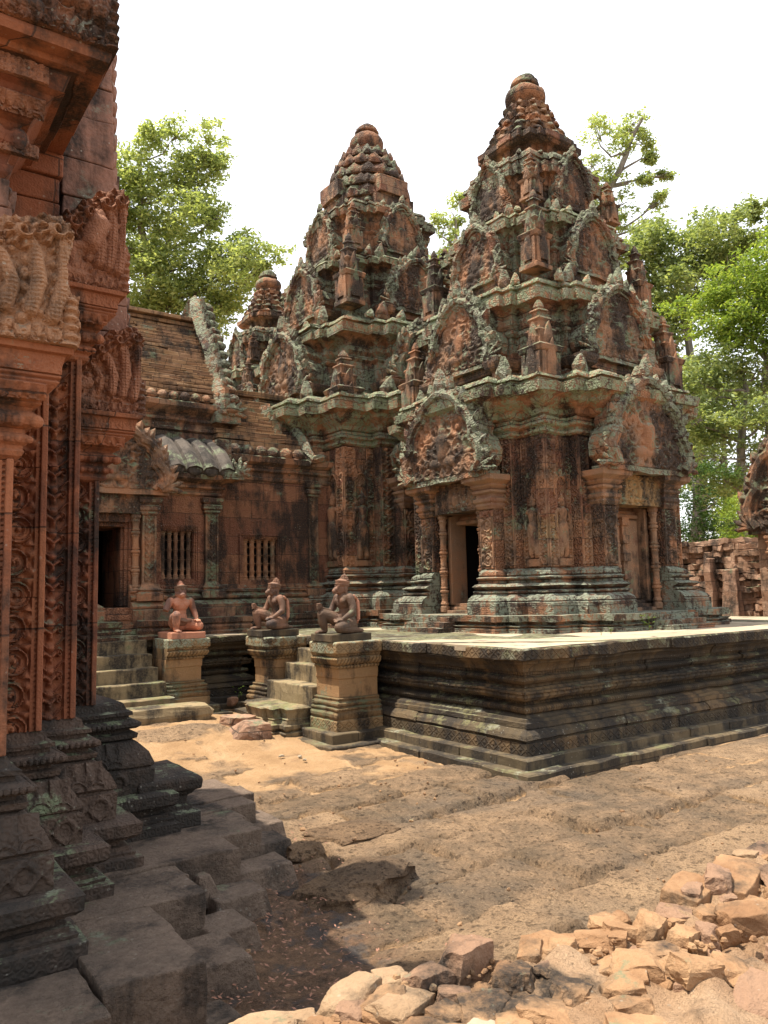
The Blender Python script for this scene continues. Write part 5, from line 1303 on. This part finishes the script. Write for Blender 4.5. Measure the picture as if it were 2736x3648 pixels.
# slabs at the foot of the stairs
rock('threshold_slab', (3.05, 9.45, .30), (1.75, .46, .24), M['step'], 'long rough slab with a grey green front lying on the sand before the wide stair', 'stone slab', seed=4, wear=.07, cut=.95)
rock('laterite_block', (4.10, 8.98, .16), (.36, .42, .26), M['laterite'], 'rounded laterite block at the foot of the short stair, nearer the hall', 'stone block', seed=5, rz=.3)
rock('laterite_block', (4.02, 8.52, .13), (.46, .56, .30), M['laterite'], 'pale faced laterite block at the foot of the short stair, nearer the viewer', 'stone block', seed=6, rz=-.2)
rock('round_pebble', (3.86, 8.80, .13), (.13, .13, .11), M['laterite'], 'small round orange stone beside the laterite blocks at the short stair', 'pebble', seed=9)
rock('round_pebble', (4.66, 10.35, .26), (.13, .12, .13), M['laterite'], 'dark round stone lying in the corner behind the far pedestal', 'pebble', seed=10)
lit = ['sand covered laterite block standing out of the ground left of centre', 'dark pitted laterite lump on the ground right of the terrace', 'small laterite stone between the terrace corner and the dark lump', 'black laterite slab half in shade just behind the rubble wall']
for i, (x, y, z, sx, sy, sz, rz) in enumerate(((3.15, 5.0, -.035, .62, .46, .12, .1), (2.62, 4.10, -.05, .66, .5, .24, .4), (2.62, 4.72, .02, .26, .18, .12, .2), (2.22, 2.86, -.03, .6, .46, .14, .6))):
    rock('laterite_lump', (x, y, z), (sx, sy, sz), M['laterite_dark'], lit[i], 'stone', seed=20+i, rz=rz, wear=.34, cut=.9)
# ------------------------------------------------------------------ broken wall with loose rubble in front
def rubble_wall():
    far = np.array([(-.5, 2.45), (1.0, 2.47), (1.45, 2.50), (1.8, 2.48), (2.05, 2.40), (2.3, 2.33), (2.8, 2.30), (3.3, 2.34), (3.8, 2.44), (4.4, 2.46), (7, 2.5)])
    xs = np.arange(-.4, 6.5, .035); ys = np.arange(.2, 2.7, .035); X, Y = np.meshgrid(xs, ys, indexing='ij'); P = np.stack([X, Y, X*0], -1)
    e = np.interp(X, far[:, 0], far[:, 1])-Y+.06*vnoise(P, 5, 2)
    near = Y-(1.9-.42*(X-1.0))+.10*vnoise(P, 3, 12)
    cobble = np.abs(vnoise(P, 6.5, 4))*.07+np.abs(vnoise(P, 13, 14))*.03
    top = .295+.04*fbm(P, 2.2, 3, 3)+cobble
    step = np.floor(np.clip((near+.1)/.17, -3, 0)); drop = np.clip(-step*.16, 0, .55)
    Z = top*sstep(e/.10)-drop-.25*(1-sstep(e/.12))
    V = np.stack([X, Y, Z], -1).reshape(-1, 3); I = np.arange(X.size).reshape(X.shape)
    F = np.stack([I[:-1, :-1], I[1:, :-1], I[1:, 1:], I[:-1, 1:]], -1).reshape(-1, 4)
    o = empty('rubble_wall', (2.4, 2.0, 0), 'low crumbling wall core along the bottom right of the photo, loose stones on top', 'wall')
    me = bpy.data.meshes.new('core'); quads(me, V, F); me.materials.append(M['mortar'])
    c = bpy.data.objects.new('core', me); col.objects.link(c); c.parent = o; c.location = -o.location
    rng = np.random.default_rng(77); mb = MB(); md = MB(); n = 0
    while n < 260:
        x = rng.uniform(1.0, 4.6); y = rng.uniform(.9, 2.5)
        i, j = int((x+.4)/.035), int((y-.2)/.035)
        if np.interp(x, far[:, 0], far[:, 1])-y < .04: continue
        w = rng.uniform(.06, .20)*(1.0 if y > 1.7 else 1.25)
        v, f = rock_mesh((w, w*rng.uniform(.55, .9), w*rng.uniform(.38, .6)), .8, 500+n, .16, rng.uniform(-.2, .2, 2))
        (md if rng.random() < .33 else mb).add(v, f, T(x, y, float(Z[i, j])-.005) @ RZ(rng.uniform(-1, 1))); n += 1
    mb.build('bedded_stones', M['rubble'], o, .005, 16, ab=True); md.build('bedded_stones', M['rubble_dark'], o, .005, 16, ab=True)
rubble_wall()
RUB = [(1.19, 2.44, .26, .05), (1.32, 2.4, .10, .06), (1.51, 2.42, .26, .11), (1.47, 2.33, .13, .08), (1.62, 2.26, .26, .12), (1.34, 2.32, .12, .06), (1.43, 2.22, .15, .06), (1.70, 2.44, .14, .08), (1.80, 2.34, .19, .14), (1.97, 2.36, .26, .22), (2.03, 2.16, .17, .13), (1.70, 2.12, .14, .08), (1.80, 2.2, .13, .08), (1.89, 2.12, .09, .08), (1.90, 2.03, .10, .06), (1.82, 2.08, .05, .05), (1.74, 2.01, .13, .06), (1.83, 1.95, .13, .07), (1.59, 2.10, .18, .07), (1.95, 1.95, .19, .11), (2.34, 2.27, .21, .08), (2.54, 2.22, .20, .07), (2.66, 2.27, .14, .08), (2.75, 2.26, .10, .07), (2.72, 2.11, .14, .17), (2.92, 2.13, .18, .12), (2.78, 1.99, .12, .12), (2.88, 1.95, .12, .11), (2.95, 1.91, .10, .11), (3.03, 2.05, .13, .10), (3.12, 1.92, .25, .18), (2.86, 1.76, .17, .14), (3.16, 2.22, .24, .14), (3.44, 2.18, .30, .15), (3.66, 2.33, .22, .11), (3.9, 2.38, .22, .08), (3.34, 2.0, .13, .08), (2.28, 1.88, .16, .11), (2.50, 1.82, .22, .16), (2.58, 1.66, .22, .17), (1.97, 1.85, .16, .09), (2.14, 1.98, .16, .07), (2.42, 2.02, .2, .06), (2.62, 1.97, .17, .08), (3.3, 1.75, .24, .16), (3.5, 1.95, .2, .14)]
SH = ['long flat pale slab at the bottom left end of the broken wall', 'small cream stone just right of the flat end slab', 'broad cream topped stone, second large one from the left along the wall', 'brown lump in front of the broad cream topped stone', 'big rounded cream boulder in the middle of the bottom edge', 'low tan stone below the broad cream topped stone', 'thin tan stone under the big rounded boulder', 'pale flat piece resting against the brown block behind the big boulder', 'brown squared block behind the big rounded boulder', 'tall dark jagged rock, the biggest standing on the back edge of the wall', 'squared tan block just right of the tall dark rock', 'wedge shaped stone right of the big rounded boulder', 'small brown stone in front of the tall dark rock', 'round brown cobble between the tall dark rock and the squared block', 'low cobble below the squared tan block', 'tiny white stone among the cobbles at the bottom', 'white chip at the bottom edge right of the big boulder', 'tan cobble at the bottom edge beside the white chip', 'flat stone below the big rounded boulder', 'sloping tan stone at the bottom edge under the squared block', 'flat bedded stone on the back edge of the wall right of centre', 'long low stone on the back edge, right of the flat bedded one', 'brown stone where the wall bends towards the right', 'small dark stone beside the upright block on the back edge', 'upright leaning block, the tallest of the right hand cluster', 'dark topped stone behind the upright leaning block', 'egg shaped stone just right of the upright leaning block', 'brown round stone in the middle of the right hand cluster', 'stone leaning on the brown round one in the right hand cluster', 'small stone tucked under the long dressed slab', 'big rounded stone at the right edge of the photo', 'cracked brown stone below the big one at the right edge', 'left half of the long dressed slab at the right', 'right half of the long dressed slab, cut off by the photo edge', 'squared stone behind the long dressed slab', 'flat pale stone farthest up the right edge', 'narrow stone right of the big rounded one at the edge', 'squared orange stone standing alone on the pale wall core', 'embedded boulder right of the squared orange stone', 'dark boulder low on the wall face at bottom right', 'orange stone at the bottom edge below the squared one', 'thin stone bedded in the pale wall core', 'flat stone bedded in the wall core, centre right', 'low stone in front of the upright leaning block', 'brown block low at the right edge of the photo', 'rough block at the right edge under the long slab']
for i, (x, y, w, h) in enumerate(RUB):
    slab = i in (32, 33)
    dk = i in (8, 9, 3, 31, 39, 12, 25, 27)
    sz = .318+(h*.06)
    if i in (31, 39, 44): sz -= .12
    rock('rubble_stone', (x, y, sz), (w*1.15, w*.75, h*1.1) if slab else (w*.92, w*random.uniform(.65, .9) if w < .22 else w*.6, h*.84), M['rubble_dark' if dk else 'flake' if i in (15, 16) else 'rubble_pale' if i in (0, 1, 2, 4, 7, 35) else 'rubble'], SH[i], 'stone', None, (.25 if slab else random.uniform(-.7, .7)), (1.3 if slab else .80), 100+i, (.06 if slab else .16), (random.uniform(-.15, .15), random.uniform(-.15, .15)))
def chips():
    mb = MB(); rng = np.random.default_rng(5)
    for _ in range(420):
        if rng.random() < .62: x = rng.uniform(1.1, 3.9); y = np.interp(x, [1, 1.8, 2.3, 3.3, 4.4], [2.3, 2.35, 2.15, 2.1, 2.3])+rng.normal()*.16-.04; z = .345; s = rng.uniform(.006, .022)
        else: x = rng.uniform(1.6, 7.0); y = rng.uniform(2.6, 8.5); z = .03+float(ground_z(x, y)); s = rng.uniform(.005, .02)
        if x > 5.0 and y > 5.0: continue
        if z > .2 and np.interp(x, [-.5, 1.0, 1.45, 1.8, 2.05, 2.3, 2.8, 3.3, 3.8, 4.4], [2.45, 2.47, 2.50, 2.48, 2.40, 2.33, 2.30, 2.34, 2.44, 2.46])-y < .08: continue
        mb.ell((x, y, z), (s*rng.uniform(.7, 1.3), s*rng.uniform(.6, 1.2), s*.7), 5, 4)
    o = mb.build('stone_chips', M['rubble'], None, .006, 40)
    tag(o, 'small pale stone chips scattered over the ground and the broken wall', 'gravel', kind='stuff')
chips()
def litter():
    rng = np.random.default_rng(15); n = 1600
    V = []; F = []
    for _ in range(n):
        y = rng.uniform(2.7, 5.4); x = 1.75+.30*(y-3.6)+rng.normal()*.35
        if x < 1.35: continue
        a = rng.uniform(0, 6.28); l = rng.uniform(.006, .017); w = l*.35; c, s = math.cos(a), math.sin(a); z = .022+rng.uniform(0, .012); b = len(V)
        V += [(x-c*l, y-s*l, z), (x+s*w, y-c*w, z+.004), (x+c*l, y+s*l, z+.006), (x-s*w, y+c*w, z+.002)]; F.append((b, b+1, b+2, b+3))
    mb = MB(); mb.add(V, F); tag(mb.build('leaf_litter', M['litter']), 'dry reddish leaf scraps on the damp ground beside the terrace', 'leaf litter', kind='stuff')
litter()
# dressed white flakes by the near pedestal
for i, (x, y) in enumerate(((3.93, 7.52), (4.06, 7.36), (4.02, 7.18))):
    rock('white_flake', (x, y, .05), (.06-.012*i, .04, .022), M['flake'], ['white flake of stone nearest the laterite blocks, by the pedestal footing', 'middle white flake of stone beside the pedestal footing', 'white flake of stone nearest the viewer by the pedestal footing'][i], 'stone flake', seed=60+i, rz=i)
# ------------------------------------------------------------------ enclosure wall and gateway gable at the right
ew = empty('enclosure_wall', (15.4, 8.5, 0), 'rough lichened rubble wall beyond the platform at the right', 'wall')
c = MB(); 
for k in range(21):
    z0 = .1+k*.123; y = 3.2
    while y < 14:
        l = random.uniform(.14, .5); d = random.uniform(-.07, .07)+.10*vnoise(np.array([y, z0*1.5, 3.]), 1.1, 4)
        if not (k > 18 and random.random() < .5): c.box(15.2-d, 16.0, y, y+l-.008, z0, z0+random.uniform(.10, .122), None, .09)
        y += l
c.build('masonry', M['laterite'], ew, .05, 6, bevel=0, ab=True)
MB().box(14.95, 15.2, 8.95, 9.35, .9, 2.05, None, .15, .06).build('leaning_slab', M['laterite'], ew, .03, 3, bevel=.02, ab=True)
MB().box(14.95, 15.25, 9.5, 9.72, .9, 2.3, None, .15, .04).build('broken_pier', M['laterite'], ew, .03, 3, bevel=.02, ab=True)
gw = empty('gateway', (14.9, 7.5, 0), 'carved red gateway gable cut off by the right edge of the photo', 'gateway')
MB().box(14.85, 15.6, 6.3, 8.40, .5, 2.70, None, .12).build('wall', M['laterite'], gw, .03, 4, bevel=.012, ab=True)
p = pediment(gw, frame((14.72-14.9, .0-.12, 2.80), (0, -1, 0), (0, 0, 1)), 2.3, 1.9, M['relief'], M['relief'], 77, res=.02)
MB().lathe(colonette_prof(1.7, .10), 12, T(14.72-14.9, .55, .95)).build('colonette', M['tower_plain'], gw, .003, 6)
# small weeds on the paving
def weed(loc, h, n, label, seed):
    rng = np.random.default_rng(seed); V = []; F = []
    for _ in range(n):
        a = rng.uniform(0, 6.28); r = rng.uniform(.2, 1)*h*.4; z = rng.uniform(.1, 1)*h; x, y = math.cos(a)*r*(z/h+.2), math.sin(a)*r*(z/h+.2); l = h*.22
        b = len(V); dx, dy = math.cos(a)*l, math.sin(a)*l
        V += [(x, y, z), (x+dx*.5-dy*.3, y+dy*.5+dx*.3, z+l*.3), (x+dx, y+dy, z+l*.15), (x+dx*.5+dy*.3, y+dy*.5-dx*.3, z+l*.25)]; F.append((b, b+1, b+2, b+3))
    mb = MB(); mb.add(V, F); mb.tube([(0, 0, 0), (h*.05, 0, h*.5), (0, h*.04, h)], [.004, .003, .002], 5)
    o = mb.build('weed', M['leaf_bright']); o.location = loc; tag(o, label, 'weed')
weed((7.75, 6.30, 1.16), .08, 16, 'little green weed on the paving at the foot of the nearest tower', 1)
weed((8.62, 6.40, 1.16), .22, 18, 'taller thin weed growing beside the steps of the false door', 2)
weed((7.45, 6.2, 1.16), .05, 14, 'low grassy tuft on the paving in front of the nearest tower', 3)
weed((4.82, 10.5, .28), .16, 10, 'blade like green weed in the corner behind the far pedestal', 4)
# ------------------------------------------------------------------ trees
def leaves(name, mat, parent, clusters, size, dens, seed, flat=.75, fill=1):
    """leaf sized faces gathered in tufts through each cluster's volume, with gaps between the tufts"""
    rng = np.random.default_rng(seed); C = []
    clusters = list(clusters)+[(x+rng.normal()*r*.8, y+rng.normal()*r*.8, z+rng.normal()*r*.5-.2*r, r*.75) for x, y, z, r in clusters for _ in range(fill)]
    for x, y, z, r in clusters:
        nt = max(10, int(dens*r*r*26))
        d = rng.normal(size=(nt, 3)); d /= np.linalg.norm(d, axis=1, keepdims=True)
        c = np.array([x, y, z])+d*(rng.uniform(.15, 1.05, (nt, 1))**.6)*r*np.array([1, 1, flat])
        per = rng.integers(20, 40, nt)
        t = np.repeat(c, per, 0); t = t+rng.normal(size=t.shape)*np.array([.16, .16, .10])*(.6+.5*r)
        C.append(t)
    C = np.concatenate(C); n = len(C)
    ax = rng.normal(size=(n, 3)); ax[:, 2] *= .5; ax[:, 2] -= .25; ax /= np.linalg.norm(ax, axis=1, keepdims=True)
    up = rng.normal(size=(n, 3))+np.array([0, 0, 1.2]); sd = np.cross(ax, up); sd /= np.linalg.norm(sd, axis=1, keepdims=True)
    l = size*.72*rng.uniform(.6, 1.25, (n, 1)); w = l*.45
    nr = np.cross(sd, ax)
    V = np.stack([C-ax*l, C+sd*w+nr*l*.12, C+ax*l, C-sd*w+nr*l*.12], 1).reshape(-1, 3)
    F = np.arange(4*n).reshape(n, 4)
    me = bpy.data.meshes.new(name); quads(me, V, F)
    a = me.attributes.new('leaf', 'FLOAT', 'POINT'); a.data.foreach_set('value', np.repeat(rng.random(n), 4).astype(np.float32))
    me.materials.append(mat); o = bpy.data.objects.new(name, me); col.objects.link(o); o.parent = parent; o.location = -parent.location
    return o
def tree(name, base, trunk, clusters, mat, label, size=.14, dens=1.0, seed=1, r0=.35, cat='tree', twig=True, fill=1):
    o = empty(name, base, label, cat, 'trees around the temple')
    mb = MB(); rng = np.random.default_rng(seed)
    tp = [Vector(base)-Vector((0, 0, .3))]+[Vector(p) for p in trunk]; n = len(tp)
    fine = []; rad = []
    for i in range(n-1):
        for t in (0, .33, .66): 
            fine.append(tp[i].lerp(tp[i+1], t)+Vector(rng.normal(size=3)*.06)); rad.append(r0*(1-.80*(i+t)/(n-1)))
    fine.append(tp[-1]); rad.append(r0*.18); mb.tube(fine, rad, 9)
    for x, y, z, r in clusters:
        c = Vector((x, y, z)); 
        cand = [i for i in range(len(fine)) if fine[i].z < c.z-.2*r] or [0]
        i = min(cand, key=lambda k: (fine[k]-c).length+.35*max(0, fine[k].z-c.z+1.2)); a = fine[i]
        m = a.lerp(c, .5)+Vector(rng.normal(size=3)*.25)+Vector((0, 0, -.12*(c-a).length)); ra = min(rad[i]*.6, .03+.022*(c-a).length)
        mb.tube([a, a.lerp(m, .5)+Vector(rng.normal(size=3)*.08), m, m.lerp(c, .5)+Vector(rng.normal(size=3)*.1), c], [ra, ra*.85, ra*.65, ra*.45, ra*.2], 6)
        if twig:
            for _ in range(5):
                d = Vector(rng.normal(size=3)); d.normalize(); e = c+d*r*.9; mb.tube([m.lerp(c, .6), c.lerp(e, .4)+Vector(rng.normal(size=3)*.08), e], [ra*.35, ra*.25, .008], 5)
    mb.build('trunk', M['bark'], o, ab=True)
    leaves('crown', mat, o, clusters, size, dens, seed, fill=fill)
    return o
T1 = [(11.5, 33.6, 22.5, 1.0), (12.3, 32.9, 22.9, .8), (10.9, 34.2, 21.0, 1.2), (12.0, 33.4, 20.7, 1.4), (13.0, 32.7, 21.0, 1.2), (13.6, 32.2, 21.4, .5), (11.4, 34.1, 19.0, 1.4), (12.7, 33.2, 18.8, 1.5), (13.9, 32.3, 19.1, .7), (11.7, 34.1, 17.0, 1.4), (12.9, 33.2, 17.0, 1.7), (14.2, 32.3, 17.4, 1.3), (15.2, 31.6, 17.3, .8), (14.9, 32.0, 16.3, 1.2), (13.8, 32.7, 15.8, 1.4), (12.6, 33.7, 15.4, 1.5), (11.6, 34.4, 15.1, 1.3), (15.6, 31.4, 16.6, .5), (14.5, 32.4, 14.9, .9), (10.3, 34.4, 21.8, 1.0), (10.4, 34.7, 19.2, 1.3), (10.5, 34.9, 16.8, 1.3), (13.5, 33.2, 14.4, 1.0), (9.6, 35.1, 20.4, 1.1), (9.4, 35.4, 18, 1.3), (10.6, 34.9, 14.6, 1.2), (12.4, 34.0, 13.4, 1.1)]
tree('tall_tree', (12.0, 34.8, 0), [(11.8, 34.7, 6), (11.6, 34.6, 11.7), (11.6, 34.5, 14.9), (11.2, 34.4, 18.7), (10.9, 34.3, 21.8)], T1, M['leaf_light'], 'tall airy light green tree behind the brick hall roof at left', .15, .9, 3, .42, fill=2)
T2 = [(30.9, 24.5, 24.8, .8), (32.5, 23.3, 25.3, .7), (31.9, 23.9, 24.0, .8), (32.9, 23.1, 24.6, .5), (30.7, 24.8, 23.2, .8), (31.7, 24.2, 22.6, .7), (33.3, 23.0, 23.4, .35), (31.0, 24.8, 21.5, .9), (32.2, 24.0, 21.2, .8), (32.9, 23.4, 22.3, .5), (31.8, 24.5, 19.8, 1.0), (33.0, 23.6, 20.0, .9), (33.7, 23.0, 21.2, .5), (34.2, 22.7, 22.6, .3), (32.6, 24.2, 18.4, 1.0)]
tree('wispy_tree', (30.1, 27.4, 0), [(30.1, 26.9, 10.2), (30.4, 25.6, 18.7), (31.4, 24.6, 21.2), (32.2, 23.7, 23.5), (32.8, 23.0, 25.4)], T2, M['leaf_light'], 'thin wispy tree rising over the right shoulder of the nearest tower', .14, .6, 5, .38)
T2b = [(25.4, 28.7, 21.4, .5), (24.9, 29.3, 20.3, .7), (25.3, 29.1, 19.4, .7), (24.6, 29.7, 18.7, .6), (25.6, 28.9, 18.2, .8)]
tree('wispy_tree', (26, 30, 0), [(25.8, 29.6, 9), (25.5, 29.3, 16), (25.3, 29.0, 20.5)], T2b, M['leaf_light'], 'pale tree showing in the gap between the two tall tower tops', .15, .7, 6, .3)
T3 = [(30.2, 20.9, 17.9, 1.0), (31.3, 20.2, 17.4, 1.2), (32.4, 19.4, 18.1, 1.2), (31.6, 20.2, 16.1, 1.4), (30.5, 21.0, 16.2, 1.3), (29.6, 21.5, 16.9, .9), (33.1, 19.0, 17.1, 1.0), (34.0, 18.3, 17.3, .9), (32.7, 19.5, 15.7, 1.2), (30.3, 21.3, 14.5, 1.3), (31.5, 20.5, 14.3, 1.3), (30.9, 21.1, 12.7, 1.2), (30.1, 21.7, 12.7, .8), (33.8, 18.3, 18.6, .5), (31.4, 20.9, 11.2, 1.0), (31.3, 21.2, 9.5, .9), (31.8, 21.1, 8.0, .8), (34.8, 17.8, 18.0, .8), (33.6, 19, 14.5, 1.2), (34.8, 18, 15.5, 1.1)]
tree('tall_tree', (32.5, 21.3, 0), [(32.4, 21.2, 3.5), (32.3, 20.7, 8.0), (32.0, 20.6, 10.5), (31.6, 20.4, 14.3), (31.6, 20.2, 17.5)], T3, M['leaf_mid'], 'tall grey green tree right of the nearest tower, its pale trunk showing', .15, .9, 7, .40, fill=3)
T4 = [(25.8, 14.9, 12.7, .8), (26.4, 14.4, 13.2, .8), (25.3, 15.3, 11.9, .7), (26.1, 14.7, 11.8, 1.1), (26.8, 14.3, 11.9, .9), (25.3, 15.4, 10.9, .8), (26.2, 14.9, 10.6, 1.1), (26.9, 14.4, 10.5, 1.0), (27.6, 13.9, 12.4, 1.0), (27.8, 13.9, 10.6, 1.1)]
tree('leafy_tree', (27.6, 15.0, 0), [(27.4, 14.8, 5), (27.1, 14.6, 8.5), (26.8, 14.5, 11.5)], T4, M['leaf_bright'], 'bright yellow green tree crown at the right edge of the photo', .115, 1.2, 9, .26, fill=2)
T4b = [(25.2, 15.6, 9.6, .8), (25.9, 15.2, 9.2, 1.0), (26.8, 14.6, 9.2, 1.0), (25.4, 15.7, 8.3, .9), (26.3, 15.1, 7.8, 1.0), (27.0, 14.6, 7.8, .9), (25.7, 15.7, 7.1, .7), (26.5, 15.1, 6.6, .7), (27.3, 14.6, 6.3, .8), (25.0, 15.9, 9.0, .6), (25.3, 15.8, 6.2, .8), (26.0, 15.5, 5.3, .8), (27.0, 15.0, 4.8, .9), (24.7, 16.2, 7.6, .7)]
tree('leafy_tree', (26.6, 15.6, 0), [(26.6, 15.5, 3.1), (26.4, 15.3, 6.0), (26.4, 15.0, 8.5), (26.3, 15.0, 9.8)], T4b, M['leaf_mid'], 'mid green tree with a bent limb hanging below the bright crown at right', .12, .95, 11, .26, fill=2)
T5 = [(21.2, 14.1, 5.0, .40), (21.6, 13.9, 4.5, .5), (21.2, 14.2, 4.2, .5), (21.6, 14.0, 3.7, .6), (21.3, 14.3, 3.3, .5), (22.0, 13.8, 3.5, .4), (21.5, 13.9, 5.2, .3), (21.6, 14.0, 2.9, .6)]
tree('vine_shrub', (21.5, 14.1, 0), [(21.5, 14.1, 2.5), (21.4, 14.0, 4.8)], T5, M['leaf_dark'], 'dark vine covered stump rising beside the nearest tower over the wall', .07, 2.6, 13, .18, 'shrub', False)
T6 = [(23.2, 14.2, 3.7, .5), (23.6, 13.8, 4.0, .45), (24.0, 13.5, 4.3, .5), (23.5, 14.0, 3.2, .5), (23.0, 14.3, 3.0, .5), (24.4, 13.2, 3.6, .6)]
tree('low_shrub', (23.5, 14.0, 0), [(23.5, 14.0, 2.0), (23.6, 13.9, 3.6)], T6, M['leaf_bright'], 'light green shrub behind the enclosure wall, left of the gateway gable', .075, 2.2, 14, .08, 'shrub', False)
T7 = [(36+random.uniform(-3, 3), 22+random.uniform(-4, 4), z, 2.1) for z in (4, 5.5, 7, 8.5, 10, 11.5, 6.5, 9, 3.5, 12.5, 5, 8)]
tree('forest_tree', (37, 22.5, 0), [(37, 22.4, 6), (36.8, 22.2, 11)], T7, M['leaf_mid'], 'far green tree filling the gap low behind the pale trunk', .17, .7, 15, .3)
T8 = [(20+random.uniform(-3, 3), 41+random.uniform(-3, 3), z, 1.8) for z in (9, 10.5, 12, 13.5, 15, 12.5, 11)]
tree('forest_tree', (20, 41, 0), [(20, 41, 7), (20, 41, 13)], T8, M['leaf_mid'], 'far tree seen low between the hall gable and the farthest tower', .17, .7, 16, .3)
